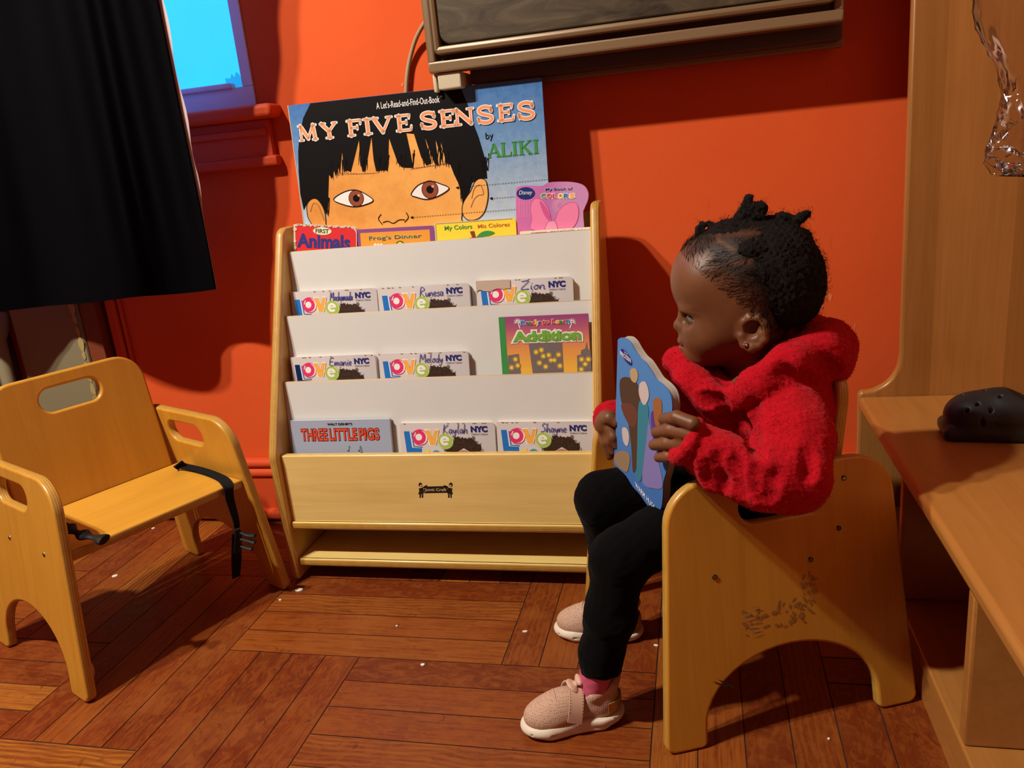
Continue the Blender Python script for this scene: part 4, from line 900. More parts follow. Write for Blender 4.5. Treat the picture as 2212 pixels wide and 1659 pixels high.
aL = math.radians(155.4); xL, yL = chair_pose((-1.0245, .938), aL, -1)
chR = chair('birch plywood toddler chair with the child in the red hooded top sitting in it', 'plywood toddler chairs', xR, yR, aR)
chL = chair('empty birch plywood toddler chair with a black buckle strap across its seat', 'plywood toddler chairs', xL, yL, aL)
# sticker residue and scuffs on the occupied chair
res_m = mat('sticker_residue', (.30, .145, .030), .8)
pn = [o for o in chR.children if o.name.startswith('side_panel')][0]
a = Art(); rr = random.Random(2)
for k in range(70):
    u = .125+.105*rr.random(); v = .155+.038*rr.random()+.10*(u-.125)*.3
    if rr.random() < .25: u, v = .215+.02*rr.random(), .20+.03*rr.random()
    a.ell((u-.1925, v), .0015+.005*rr.random(), .0008+.0016*rr.random(), res_m, 1+k*.02, 7, rr.random()*3)
for k in range(7): a.ell((.128-.1925+.018*rr.random(), .155+.045*k/7), .008, .0012, mat('torn_sticker', (.42, .26, .11), .7), 3+.1*k, 7, rr.random()*.6-.3)
for p in ([(.075, .098), (.095, .086)], [(.083, .099), (.105, .083)]): a.stroke([(x-.1925, y) for x, y in p], .003, SCREW_DARK, 2, taper=(.3, 1))
bm = bmesh.new(); bm.from_mesh(pn.data)
for f, k in zip(a.F, a.MI):
    fc = bm.faces.new([bm.verts.new((a.V[i][0], a.V[i][1], .00905+a.V[i][2])) for i in f]); fc.material_index = 2+k
bm.to_mesh(pn.data); bm.free()
for m in a.mats: pn.data.materials.append(m)
# the strap of the empty chair
Ml = (T(xL, yL, 0) @ RZ(aL)).inverted()
def loc(v): return tuple(Ml @ Vector(v))
zs = .2595
s0 = [hit(384, 1002, 2, .275), hit(392, 1006, 2, .266), hit(420, 1012, 2, zs+.003), hit(450, 1021, 2, zs+.001), hit(478, 1033, 2, zs), hit(489, 1043, 2, zs+.001)]
e = hit(493, 1046, 2, .256); yy = float(e[1])-.016
s0 += [hit(494, 1054, 1, yy), hit(496, 1075, 1, yy), hit(503, 1100, 1, yy), hit(510, 1125, 1, yy), hit(513, 1148, 1, yy)]
sp = spline_pts([loc(p) for p in s0], 6)
def strap_mesh(pts, w, th):
    P = [np.array(p) for p in pts]; V = []; Fc = []; N = len(P)
    for i, p in enumerate(P):
        t = P[min(i+1, N-1)]-P[max(i-1, 0)]; t /= np.linalg.norm(t)+1e-9
        sd = np.array([0, 1, 0])-t*t[1]; sd /= np.linalg.norm(sd); nn = np.cross(t, sd); k = min(1, max(.45, 1-.5*max(0, (i-N*.55)/(N*.45))))
        for a_, b_ in ((-1, -1), (1, -1), (1, 1), (-1, 1)): V.append(p+sd*w/2*a_*k+nn*th/2*b_)
    for i in range(N-1):
        for k in range(4): Fc.append((i*4+k, i*4+(k+1) % 4, (i+1)*4+(k+1) % 4, (i+1)*4+k))
    Fc += [(3, 2, 1, 0), tuple(range((N-1)*4, N*4))]
    me = mesh_from(V, Fc); bm = bmesh.new(); bm.from_mesh(me); bmesh.ops.recalc_face_normals(bm, faces=bm.faces); bm.to_mesh(me); bm.free(); return smooth(me, 40)
belt = put('seat_belt', strap_mesh(sp, .021, .0022), chL, [BLACK_WEB])
tail = [loc(hit(x, y, 1, yy-.004)) for x, y in ((512, 1150), (511, 1180), (511, 1215), (510, 1247))]
put('strap_tail', strap_mesh(tail, .022, .0024), belt, [BLACK_WEB])
def prong(px): 
    P = [loc(hit(x, y, 1, yy-.002)) for x, y in px]; return tube_mesh(spline_pts(P, 5), [.003, .0034]*1+[.0036]*50, 8, .6)
def tubes(pl):
    ms = []
    for px, r in pl:
        P = spline_pts([loc(hit(x, y, 1, yy-.004)) for x, y in px], 5); ms.append(tube_mesh(P, [r*(.8+.5*(i/len(P))) for i in range(len(P))], 8, .6))
    return join_meshes(ms)
bm = bmesh.new(); a0 = loc(hit(503, 1140, 1, yy-.004)); a1 = loc(hit(522, 1185, 1, yy-.004))
put('buckle', tubes([([(520, 1150), (535, 1156), (551, 1157)], .0050), ([(520, 1164), (540, 1169), (551, 1172)], .0050), ([(518, 1178), (532, 1183), (545, 1186)], .0050), ([(512, 1142), (513, 1165), (512, 1190)], .0095)]), belt, [BLACK_PL])
yb2 = float(hit(190, 1160, 2, .274)[1])
P = [loc(hit(x, y, 1, yb2)) for x, y in ((145, 1138), (165, 1150), (190, 1158), (226, 1166))]
bk = put('belt_buckle', tube_mesh(spline_pts(P, 6), [.010+.004*math.sin(i*.8) for i in range(19)], 10, .55), chL, [BLACK_PL])
put('belt_end', tube_mesh([loc(hit(120, 1128, 1, yb2+.01)), loc(hit(150, 1142, 1, yb2+.004))], .010, 8, .25), bk, [BLACK_WEB])

# ------------------------------------------------------------------ cubby bench with tall end board
LKX = .2945
m_plank = wood('maple_planks', (.37, .150, .036), (.31, .120, .026), 1, fig=.6); _g = NB(m_plank)
_tc = _g.n('ShaderNodeTexCoord'); _sx = _g.n('ShaderNodeSeparateXYZ'); _g.l(_tc.outputs['Object'], _sx.inputs[0])
_dv = _g.n('ShaderNodeMath', operation='MULTIPLY'); _dv.inputs[1].default_value = 1/.062; _g.l(_sx.outputs[0], _dv.inputs[0]); _fl = _g.n('ShaderNodeMath', operation='FLOOR'); _g.l(_dv.outputs[0], _fl.inputs[0])
_wn = _g.n('ShaderNodeTexWhiteNoise', noise_dimensions='1D'); _g.l(_fl.outputs[0], _wn.inputs['W'])
_old = _g.b.inputs['Base Color'].links[0].from_socket
_g.l(_g.mix(.85, _old, _g.ramp(_wn.outputs['Value'], [(0, (.72, .70, .66)), (1, (1, 1, 1))]), 'MULTIPLY'), _g.b.inputs['Base Color'])
lk = thing('cubby_bench', 'maple cubby bench with open compartments and a tall end board, right of the seated child', 'bench', T(LKX, 1.0, 0))
prof = [(LKX+.002, 0), (.72, 0), (.72, 1.5), (.360, 1.5)]
prof += spline_pts([(.3655, .42), (.3655, .385), (.360, .358), (.345, .336), (.325, .323), (.310, .319), (.300, .318), (.2945, .312), (.2935, .302)], 5)
me = plate_mesh([[(x-LKX, z) for x, z in prof]], .022, .005)
put('end_board', me, lk, [m_plank, W_LOCK], frame((0, 1.586-1.0, 0), (1, 0, 0), (0, 0, 1), (0, -1, 0)))
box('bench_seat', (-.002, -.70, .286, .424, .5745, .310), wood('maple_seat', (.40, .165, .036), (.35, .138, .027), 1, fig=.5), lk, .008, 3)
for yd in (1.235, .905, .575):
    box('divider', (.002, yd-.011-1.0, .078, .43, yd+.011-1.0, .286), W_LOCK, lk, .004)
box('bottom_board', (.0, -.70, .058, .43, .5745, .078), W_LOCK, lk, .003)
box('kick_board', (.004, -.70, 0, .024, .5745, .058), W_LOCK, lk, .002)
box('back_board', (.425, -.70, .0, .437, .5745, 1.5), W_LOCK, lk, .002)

# ------------------------------------------------------------------ through-wall air conditioner
m_ac = mat('bronze_metal', (.20, .125, .062), .42, metal=.12); _g = NB(m_ac); _g.bump(_g.noise(_g.coord('Object', (1, 1, 1)), 300, 2, .6), .08, .0006)
m_acd = mat('bronze_dark', (.045, .028, .020), .5); m_cream = mat('cream_foam', (.52, .46, .32), .7)
m_acw = mat('walnut_vinyl', (.055, .040, .022), .42); _g = NB(m_acw)
_n = _g.noise(_g.coord('Object', (2.2, 8, 42)), 3, 6, .65, 1.2); _g.l(_g.ramp(_n, [(.3, (.020, .014, .008)), (.5, (.060, .044, .024)), (.72, (.115, .085, .045))]), _g.b.inputs['Base Color'])
AX0, AX1 = -.490, .250
ac = thing('air_conditioner', 'old bronze air conditioner with a woodgrain front panel above the blue book', 'air conditioner', T(0, YW-.013, -.0015))
Y = lambda y: y-YW
boxes('front_frame', [(AX0, Y(1.560), .9865, AX1, Y(1.60), 1.007), (AX0, Y(1.5603), 1.0035, AX0+.016, Y(1.60), 1.40), (AX1-.016, Y(1.5603), 1.0035, AX1, Y(1.60), 1.40)], m_ac, ac, .004)
box('groove', (AX0+.008, Y(1.575), .99, AX1-.008, Y(1.598), 1.40), m_acd, ac, .002)
bm = bmesh.new()
for b in [(AX0+.018, 1.548, 1.0165, AX1-.016, 1.578, 1.031), (AX0+.018, 1.548, 1.0165, AX0+.031, 1.578, 1.40), (AX1-.030, 1.548, 1.0165, AX1-.016, 1.578, 1.40)]: box_bm(bm, b[0], Y(b[1]), b[2], b[3], Y(b[4]), b[5], .0065, 2)
put('inner_frame', bm_mesh(bm), ac, [m_ac])
me = plate_mesh([rounded([(AX0+.032, 1.0325), (AX1-.031, 1.0325), (AX1-.031, 1.40), (AX0+.032, 1.40)], [.022, .012, .01, .01], 6)], .02, .003); put('wood_panel', me, ac, [m_acw, m_acd], frame((0, Y(1.562), 0), (1, 0, 0), (0, 0, 1), (0, -1, 0)))
boxes('housing', [(-.42, Y(1.60), .962, AX1+.004, Y(1.6825), 1.40)], m_acd, ac, .003)
boxes('lower_rail', [(-.42, Y(1.632), .953, AX1+.012, Y(1.668), .9635)], m_ac, ac, .002)
boxes('corner_block', [(-.476, Y(1.567), .956, -.430, Y(1.655), .986), (-.490, Y(1.580), .953, -.482, Y(1.66), .986)], m_cream, ac, .003)
cord = put('power_cord', tube_mesh(spline_pts([hit(x, y, 1, yy_) for x, y, yy_ in ((940, 20, 1.625), (918, 48, 1.64), (898, 85, 1.655), (885, 130, 1.662), (879, 170, 1.662), (877, 215, 1.662), (876, 260, 1.662))], 6), .0045, 10), None, [mat('beige_cord', (.34, .24, .13), .55)])
tag(cord, 'beige power cord running down the orange wall left of the air conditioner', 'cord')

# ------------------------------------------------------------------ crumbs on the floor
m_bit = mat('paper_bit', (.80, .74, .66), .7)
def bit(label, px, py, rx, ry, rot):
    q = hit(px, py, 2, .001); n = 12; rr = random.Random(int(px)); bm = bmesh.new()
    a = [bm.verts.new((rx*math.cos(2*math.pi*k/n)*(1+.12*rr.random()), ry*math.sin(2*math.pi*k/n)*(1+.12*rr.random()), -.0006)) for k in range(n)]
    b = [bm.verts.new((v.co.x*.95, v.co.y*.95, .0010+.0006*rr.random())) for v in a]; bm.faces.new(a[::-1]); bm.faces.new(b)
    for k in range(n): bm.faces.new((a[k], a[(k+1) % n], b[(k+1) % n], b[k]))
    o = put('paper_bit', bm_mesh(bm), None, [m_bit], T(q[0], q[1], .0008) @ RZ(rot)); tag(o, label, 'crumb', 'white bits on the floor')
bit('white paper bit on the floor behind the shadow of the empty chair', 248, 1244, .006, .004, .5)
bit('largest white bit, at the foot of the empty chair beside the book display', 646, 1274, .008, .0055, .3)
bit('white bit on the floor seen beneath the seat of the empty chair', 331, 1141, .004, .0028, .6)
bit('pale bit in front of the book display near the back pink shoe', 1134, 1364, .0045, .002, .1)
bit('white bit beside the front leg of the occupied chair', 1417, 1394, .004, .0016, -.3)
bit('small white bit on the floor left of the largest white bit', 605, 1296, .0028, .002, 0)
bit('pale bit on the scuffed board in front of the book display', 913, 1436, .0036, .0026, 0)
bit('tiny white bit on the dark floor behind the occupied chair', 1790, 1596, .0017, .0015, 0)
bit('tiny pale bit on the board in front of the book display, above the pale bit', 857, 1352, .0020, .0014, 0)
# ------------------------------------------------------------------ the board book in the child's hands
BL, BR = hit(1325, 1000, 1, 1.12), hit(1428, 1105, 1, 1.03)
hb_e1 = np.array([BR[0]-BL[0], BR[1]-BL[1], 0]); hb_w = float(np.linalg.norm(hb_e1)); hb_e1 /= hb_w
c = Cover.__new__(Cover); c.e1 = hb_e1; c.up = np.array([0, 0, 1.0]); c.n = np.cross(c.e1, c.up); c.o = np.array([BL[0], BL[1], min(BL[2], BR[2])]); c.w = hb_w; c.h = .20; c.art = Art(); HB = c
Z4 = lambda X, Y: c.px(1280+X/3.95, 700+Y/3.95)
out = [Z4(*p) for p in ((180, 1198), (186, 1090), (200, 1000), (196, 820), (206, 460), (215, 135), (228, 122))]
out += spline_pts([Z4(*p) for p in ((240, 117), (285, 122), (325, 160), (362, 225), (405, 285), (450, 325), (500, 400), (545, 470), (600, 515), (645, 565), (672, 630), (680, 710), (672, 800), (650, 900), (640, 1050), (640, 1180), (628, 1260), (604, 1350), (600, 1440), (588, 1560), (560, 1598), (530, 1604), (500, 1585), (452, 1525), (400, 1450), (345, 1390), (285, 1295), (230, 1240))], 3)
out = out[::-1]
m_frz = grad('ice_blue', [(.1, (.055, .17, .44)), (.45, (.045, .145, .42)), (.8, (.07, .20, .47))], 'Y', 4, .1, .5, 22)
A = c.art
cl = {k: ink(k, v) for k, v in dict(umber=(.075, .04, .025), umber2=(.13, .045, .03), tealgown=(.04, .19, .27), lilac=(.20, .17, .40), pale=(.50, .42, .40), straw=(.42, .28, .15), copper=(.30, .11, .035), violetdeep=(.10, .04, .22), fawn=(.26, .17, .10)).items()}
def blob(pts, m, ly): A.poly(spline_pts([Z4(*p) for p in pts], 4, True), cl[m], ly)
blob([(235, 480), (310, 455), (390, 520), (410, 700), (395, 860), (380, 1200), (345, 1260), (330, 1040), (300, 820), (245, 660)], 'umber', 1)      # plain tall colour fields
blob([(245, 690), (330, 680), (385, 760), (360, 880), (300, 840)], 'umber2', 2)
blob([(395, 690), (440, 650), (480, 720), (470, 900), (440, 1150), (415, 1330), (380, 1300), (385, 1000)], 'tealgown', 3)
blob([(470, 760), (500, 900), (560, 1150), (600, 1380), (520, 1400), (430, 1350), (440, 1100), (455, 900)], 'lilac', 2.5)
blob([(500, 760), (560, 740), (600, 850), (590, 1100), (540, 1100), (510, 930)], 'violetdeep', 2)
blob([(405, 510), (450, 490), (480, 560), (480, 640), (440, 690), (400, 600)], 'pale', 3.5)
blob([(520, 650), (570, 630), (595, 690), (580, 850), (540, 860), (525, 760)], 'copper', 3)
blob([(200, 1100), (270, 1080), (320, 1120), (310, 1230), (280, 1260), (195, 1180)], 'fawn', 3)
blob([(255, 890), (295, 890), (315, 960), (300, 1040), (265, 1000)], 'pale', 3)
blob([(325, 390), (370, 380), (390, 440), (370, 500), (330, 470)], 'straw', 3)
e0 = Z4(292, 280); A.ell(e0, .0150, .0068, ink('plaque', (.03, .02, .16)), 4, rot=-.62); 
def slant(txt, p0, p1, hgt, m, ly, bold):
    a, b = np.array(Z4(*p0)), np.array(Z4(*p1)); d = b-a; L = np.linalg.norm(d); d /= L; vs, fs, (x0, y0, x1, y1) = glyphs(txt, bold); n = np.array([0, 1.0])
    A.add([tuple(a+d*(v[0]-x0)/(x1-x0)*L+n*(v[1]-y0)/(y1-y0)*hgt) for v in vs], fs, m, ly)
slant('FROZEN', (244, 262), (334, 330), .0062, I_WHITE, 6, .012); slant('Disney', (278, 246), (306, 266), .0030, I_WHITE, 6, 0)
slant('WARM HUGS', (372, 1385), (538, 1592), .0085, I_WHITE, 6, .004)
hbk = book('held_board_book', 'blue die-cut board book held upright on the lap by the child', c, m_frz, .013, outline=out, pages=mat('grey_board', (.36, .33, .29), .7), back=mat('grey_board', (.36, .33, .29), .7))
def onbook(px, py, off): return hitp(px, py, HB.o+HB.n*off, HB.n)

# ------------------------------------------------------------------ the child
HY = 1.12
def HP(X, Y, y=HY): return hit(1420+X/4.253, 410+Y/4.253, 1, y)
U = .000146*(1.12/1.12)
P_ = lambda px, py, y: hit(px, py, 1, y)
S = Solid()
tilt = math.radians(8)
def yrot(a): return np.array([[math.cos(a), 0, -math.sin(a)], [0, 1, 0], [math.sin(a), 0, math.cos(a)]])
ey_n, ey_f = HY-.0245, HY+.0245
S.ell(HP(815, 815), (.0925, .0715, .079), .02)                         # skull
S.ell(HP(440, 815), (.0420, .0560, .048), .028)                         # forehead
S.ell(HP(740, 1160), (.062, .0590, .055), .03)                         # temple and jaw
S.ell(HP(500, 1268), (.0380, .0460, .046), .022)                       # mid face
for sg in (-1, 1):
    S.ell(HP(452, 1335, HY+sg*.024), (.0290, .0275, .0300), .014)      # cheeks
    S.ell(HP(352, 1080, HY+sg*.024), (.0185, .0200, .0065), .010)      # brow
    S.ell(HP(312, 1190, HY+sg*.0245), (.0125, .0135, .0085), .012, 's') # socket
S.ell(HP(372, 1480), (.0185, .0220, .0150), .014)                      # chin
S.ell(HP(420, 1500), (.0260, .0300, .0150), .020)                      # under chin
S.cone(HP(262, 1105), HP(210, 1235), .0046, .0076, .009)               # nose
S.ell(HP(208, 1248), (.0082, .0085, .0075), .006)
for sg in (-1, 1):
    S.ell(HP(246, 1275, HY+sg*.0090), (.0070, .0058, .0058), .005)
    S.ell(HP(232, 1302, HY+sg*.0052), (.0034, .0030, .0024), .002, 's')
S.ell(HP(282, 1350), (.0125, .0170, .0090), .010)                      # muzzle
S.ell(HP(238, 1382), (.0082, .0130, .0048), .004)                      # upper lip
S.ell(HP(252, 1450), (.0085, .0120, .0060), .005)                      # lower lip
S.ell(HP(222, 1419), (.0085, .0150, .0011), .002, 's')                 # mouth line
S.ell(HP(262, 1488), (.0060, .0120, .0030), .006, 's')
for sg in (-1, 1):                                                     # eyelids with a narrow opening
    S.ell(HP(338, 1188, HY+sg*.0245), (.0108, .0112, .0098), .004)
    S.ell(HP(262, 1183, HY+sg*.0250), (.0085, .0120, .0031), .002, 's', yrot(math.radians(-9)))
    S.ell(HP(310, 1184, HY+sg*.0340), (.0056, .0070, .0024), .002, 's', yrot(math.radians(-9)))
def ear(sg):
    b = HY+sg*.0585; o = HY+sg*.0685
    f = lambda X, Y, t: HP(X, Y, b+(o-b)*t)
    S.ell(f(880, 1310, .35), (.0190, .0060, .0215), .008)
    pts = [f(800, 1265, .5), f(800, 1215, .75), f(850, 1180, 1), f(925, 1178, 1.1), f(980, 1225, 1.2), f(1000, 1300, 1.2), f(985, 1375, 1.1), f(930, 1430, .9), f(865, 1450, .8)]
    S.chain(pts, [.0035, .0040, .0045, .0048, .0050, .0050, .0048, .0050, .0062], .004)
    S.cone(f(865, 1445, .8), f(805, 1430, .65), .0070, .0060, .005); S.cone(f(790, 1400, .6), f(772, 1345, .55), .0050, .0050, .005)
    S.ell(f(880, 1285, 1.15), (.0112, .0085, .0118), .003, 's')
    S.chain([f(945, 1250, .7), f(950, 1320, .75), f(915, 1372, .75), f(845, 1385, .7)], [.0035, .0040, .0042, .0035], .004)
ear(-1); ear(1)
S.cone(HP(820, 1300, 1.135), P_(1655, 880, 1.165), .040, .044, .03)     # neck
pel = np.array([.055, 1.185, .318])
S.cone(pel, np.array([.07, 1.175, .45]), .062, .060, .03)
S.cone(np.array([.075, 1.10, .47]), np.array([.065, 1.25, .47]), .036, .036, .03)
shN, elN, wrN = P_(1700, 850, 1.075), P_(1712, 1030, .990), P_(1500, 968, .985)
shF, elF, wrF = np.array([.06, 1.265, .465]), np.array([-.02, 1.31, .385]), P_(1318, 905, 1.160)
S.chain([np.array([.075, 1.10, .47]), shN, elN, wrN], [.034, .030, .024, .0175], .02)
S.chain([np.array([.065, 1.25, .47]), shF, elF, wrF], [.034, .030, .024, .0175], .02)
hipN, knN, anN = np.array([.045, 1.125, .310]), P_(1338, 1205, 1.0), P_(1295, 1470, .992)
hipF, knF, anF = np.array([.045, 1.25, .312]), P_(1302, 1078, 1.16), P_(1338, 1318, 1.195)
S.chain([pel, hipN, knN, anN], [.055, .046, .029, .016], .02); S.chain([pel, hipF, knF, anF], [.055, .046, .029, .016], .02)
axN = np.array([-.93, -.36, 0]); axN /= np.linalg.norm(axN); axF = np.array([-.998, .02, 0])
cN, cF = np.array([-.2020, .9795, 0]), np.array([-.1900, 1.2085, 0])
for an, ax, cc in ((anN, axN, cN), (anF, axF, cF)): S.cone(an, cc-ax*.040+np.array([0, 0, .030]), .019, .018, .01); S.cone(cc-ax*.040+np.array([0, 0, .030]), cc+ax*.035+np.array([0, 0, .024]), .018, .014, .01)
# left hand: fingers closed over the right edge of the book
FR = .0086
palm = onbook(1492, 950, -.004)
S.ell(palm, (.0190, .0150, .0215), .008); S.cone(wrN, palm, .0175, .0170, .012)
for a, b, e, r in (((1497, 915), (1462, 902), (1434, 905), .0090), ((1494, 938), (1448, 929), (1419, 934), .0091), ((1486, 962), (1441, 958), (1413, 961), .0088), ((1474, 985), (1444, 986), (1423, 988), .0078)):
    S.chain([onbook(*a, .006), onbook(*b, .0125), onbook(*e, .0095)], [r*1.05, r, r*.88], .0032)
S.chain([onbook(1488, 928, -.012), onbook(1468, 915, -.024), onbook(1448, 918, -.0225)], [.0092, .0088, .0078], .004)
# right hand: thumb on the left edge, fingers hanging down beside it
yF = 1.118; pF = P_(1311, 915, 1.138)
S.ell(pF, (.0150, .0140, .0190), .008); S.cone(wrF, pF, .0175, .0160, .012)
S.chain([P_(1308, 908, 1.128), P_(1317, 903, yF), P_(1331, 913, yF-.004)], [.0095, .0092, .0080], .004)
for a, b, e, r, y in (((1318, 925), (1325, 944), (1333, 962), .0080, yF-.002), ((1312, 928), (1317, 953), (1325, 975), .0080, yF+.006), ((1306, 928), (1309, 955), (1317, 985), .0078, yF+.014), ((1301, 928), (1302, 950), (1308, 970), .0068, yF+.022)):
    S.chain([P_(*a, y+.006), P_(*b, y), P_(*e, y)], [r*1.05, r, r*.82], .0030)
body = S.mesh(.00135, (-.32, .90, 0.0), (.20, 1.38, .74), name='body')
X = verts(body)
def near(q, r): return np.clip(1-np.linalg.norm(X-q, axis=1)/r, 0, 1)
skin = np.tile(np.array([.140, .050, .018]), (len(X), 1))
skin *= (1+.10*wob(X, 60, 1)+.05*wob(X, 220, 2))[:, None]
def blend(m, colr): global skin; m = np.clip(m, 0, 1)[:, None]; skin = skin*(1-m)+np.array(colr)*m
lipU, lipL = HP(222, 1386), HP(236, 1450)
blend(1.6*np.maximum(near(lipU, .013), near(lipL, .012))*(X[:, 0] < lipL[0]+.012), (.17, .050, .034))
for sg in (-1, 1):
    for t in np.linspace(0, 1, 9): blend(.55*near(HP(215+t*150, 1052+t*t*28-t*6, HY+sg*(.016+.020*t))-np.array([.004-.006*t, 0, 0]), .0062), (.020, .010, .006))
    for t in np.linspace(0, 1, 7): blend(.8*near(HP(268+t*80, 1172+t*12, HY+sg*(.020+.015*t)), .0036), (.010, .005, .004))
# scalp: short dark hair fading in from the hairline, paler parting lines
hx_, hz_ = X[:, 0], X[:, 2]
def lin(p, q): a, b = HP(*p), HP(*q); return (b[0]-a[0], b[2]-a[2], a[0], a[2])
dx, dz, ax0, az0 = lin((250, 600), (760, 1010)); side1 = ((X[:, 0]-ax0)*dz-(X[:, 2]-az0)*dx)/np.hypot(dx, dz)
dx, dz, ax0, az0 = lin((760, 1010), (1060, 1330)); side2 = ((X[:, 0]-ax0)*dz-(X[:, 2]-az0)*dx)/np.hypot(dx, dz)
dep = np.minimum(-side1 if (-1) else side1, -side2) if False else None
s1 = -side1 if np.mean(side1[X[:, 2] > .68]) < 0 else side1; s2 = -side2 if np.mean(side2[X[:, 2] > .68]) < 0 else side2
hair_d = np.where(X[:, 0] < HP(760, 1010)[0], s1, np.maximum(s2, 0)) ; hair_d = np.where(X[:, 2] < .50, -1, hair_d)
blend(np.clip((hair_d-.002+.006*wob(X, 130, 5))/.030, 0, 1)*.93, (.012, .008, .006))
for L in (((560, 420), (1010, 400)), ((660, 660), (840, 640)), ((700, 560), (560, 470))):
    for t in np.linspace(0, 1, 14): q = HP(L[0][0]+(L[1][0]-L[0][0])*t, L[0][1]+(L[1][1]-L[0][1])*t, HY-.05); m = np.clip(1-np.hypot(X[:, 0]-q[0], X[:, 2]-q[2])/.0050, 0, 1)*(X[:, 1] < HY-.012); blend(.5*m, (.10, .040, .017))
paint(body, skin)
m_skin = mat('child_skin', (.2, .08, .03), .47, spec=.36); _g = NB(m_skin); _v = _g.n('ShaderNodeVertexColor', layer_name='tone'); _g.l(_v.outputs[0], _g.b.inputs['Base Color'])
_g.b.inputs['Subsurface Weight'].default_value = .06; _g.b.inputs['Subsurface Radius'].default_value = (.008, .003, .0015); _g.b.inputs['Subsurface Scale'].default_value = 1
_g.bump(_g.noise(_g.coord('Object', (1, 1, 1)), 520, 3, .6), .10, .0005)
kid = thing('person', 'toddler in red fleece hooded top, black leggings and pink shoes, holding a blue book', 'person', T(0, 0, 0))
put('body', body, kid, [m_skin])
# eyes
m_eye = mat('eye', (.42, .36, .32), .12); _g = NB(m_eye); _at = _g.n('ShaderNodeVertexColor', layer_name='tone'); _g.l(_at.outputs[0], _g.b.inputs['Base Color'])
for sg in (-1, 1):
    bm = bmesh.new(); bmesh.ops.create_uvsphere(bm, u_segments=32, v_segments=24, radius=.0102); me = bpy.data.meshes.new('eye'); bm.to_mesh(me); bm.free(); smooth(me)
    v = verts(me); look = np.array([-.97, sg*.16, -.22]); look /= np.linalg.norm(look); ca = (v/np.linalg.norm(v, axis=1)[:, None])@look
    col = np.where((ca > .80)[:, None], (.022, .010, .006), (.13, .10, .08)); col = np.where((ca > .95)[:, None], (.003, .003, .003), col); paint(me, col)
    q = HP(334, 1187, HY+sg*.0250); put('eye', me, kid, [m_eye], T(*q))
# earring
m_st = mat('bright_stone', (.9, .88, .85), .08, metal=1)
ms = []
for dx, dz in ((-7, 6), (8, 8), (2, -8)):
    bm = bmesh.new(); bmesh.ops.create_icosphere(bm, subdivisions=2, radius=.0018); bmesh.ops.translate(bm, verts=bm.verts, vec=Vector(HP(806+dx*1.6, 1416+dz*1.6, HY-.0735))); m_ = bpy.data.meshes.new('s'); bm.to_mesh(m_); bm.free(); ms.append(smooth(m_))
put('earring', join_meshes(ms), kid, [m_st])

# hair: cropped cap, twisted tufts and loose curls
Hs = Solid()
Hs.ell(HP(1060, 800), (.0630, .0700, .0715), .02); Hs.ell(HP(960, 650), (.062, .060, .0495), .02); Hs.ell(HP(1160, 900), (.050, .062, .056), .02)
Hs.ell(HP(730, 590), (.0520, .0440, .0345), .015); Hs.ell(HP(720, 520), (.0500, .0400, .0375), .015)
Hs.ell(HP(840, 560, HY-.052), (.015, .012, .012), .01); Hs.ell(HP(950, 765, HY-.060), (.016, .012, .013), .01)
Hs.ell(HP(840, 560, HY+.052), (.015, .012, .012), .01); Hs.ell(HP(950, 765, HY+.060), (.016, .012, .013), .01)
TUFT = [([(452, 490), (402, 440), (378, 375), (412, 325), (488, 322), (528, 378), (488, 430)], .0037, 0), ([(740, 300), (775, 220), (815, 140), (842, 72)], .0060, 0), ([(760, 270), (830, 205), (900, 152), (960, 148), (978, 185), (925, 200), (865, 180)], .0046, -.004), ([(850, 285), (900, 245), (970, 250)], .0040, -.008),
        ([(1100, 300), (1128, 248), (1200, 258), (1270, 280), (1330, 245), (1376, 216)], .0050, 0), ([(1190, 370), (1250, 315), (1310, 262), (1365, 225)], .0052, -.004), ([(1290, 400), (1350, 415), (1382, 450), (1360, 500)], .0056, 0), ([(1380, 600), (1440, 572), (1448, 605), (1410, 640)], .0050, 0),
        ([(560, 330), (620, 345), (660, 310)], .0030, .02), ([(1000, 270), (1040, 262), (1080, 285)], .0036, .01)]
for pts, r, dy in TUFT:
    q = spline_pts([HP(X_, Y_, HY+dy) for X_, Y_ in pts], 3); n = len(q); Hs.chain(q, [r*(1.15-.35*i/n) for i in range(n)], .003)
def cut(p, q, keep):
    a, b = HP(*p), HP(*q); d = np.array([b[0]-a[0], 0, b[2]-a[2]]); n = np.array([d[2], 0, -d[0]]); n = n if n@np.array([keep[0], 0, keep[1]]) < 0 else -n
    Hs.plane(a, n, .004, 's')
fnh = lambda X: .0011*wob(X, 500, 3)+.0008*wob(X, 1300, 4)
hair = Hs.mesh(.0016, HP(100, 1400, 1.03)-np.array([.01, 0, 0]), np.array([.19, 1.22, .76]), fnh, .004, name='hair')
m_hair = mat('child_hair', (.0085, .006, .005), .7, spec=.12); _g = NB(m_hair); _g.bump(_g.noise(_g.coord('Object', (1, 1, 1)), 700, 4, .7), .9, .002)
hair_o = put('hair', hair, kid, [m_hair])
rr = np.random.RandomState(9); SV, SF = [], []
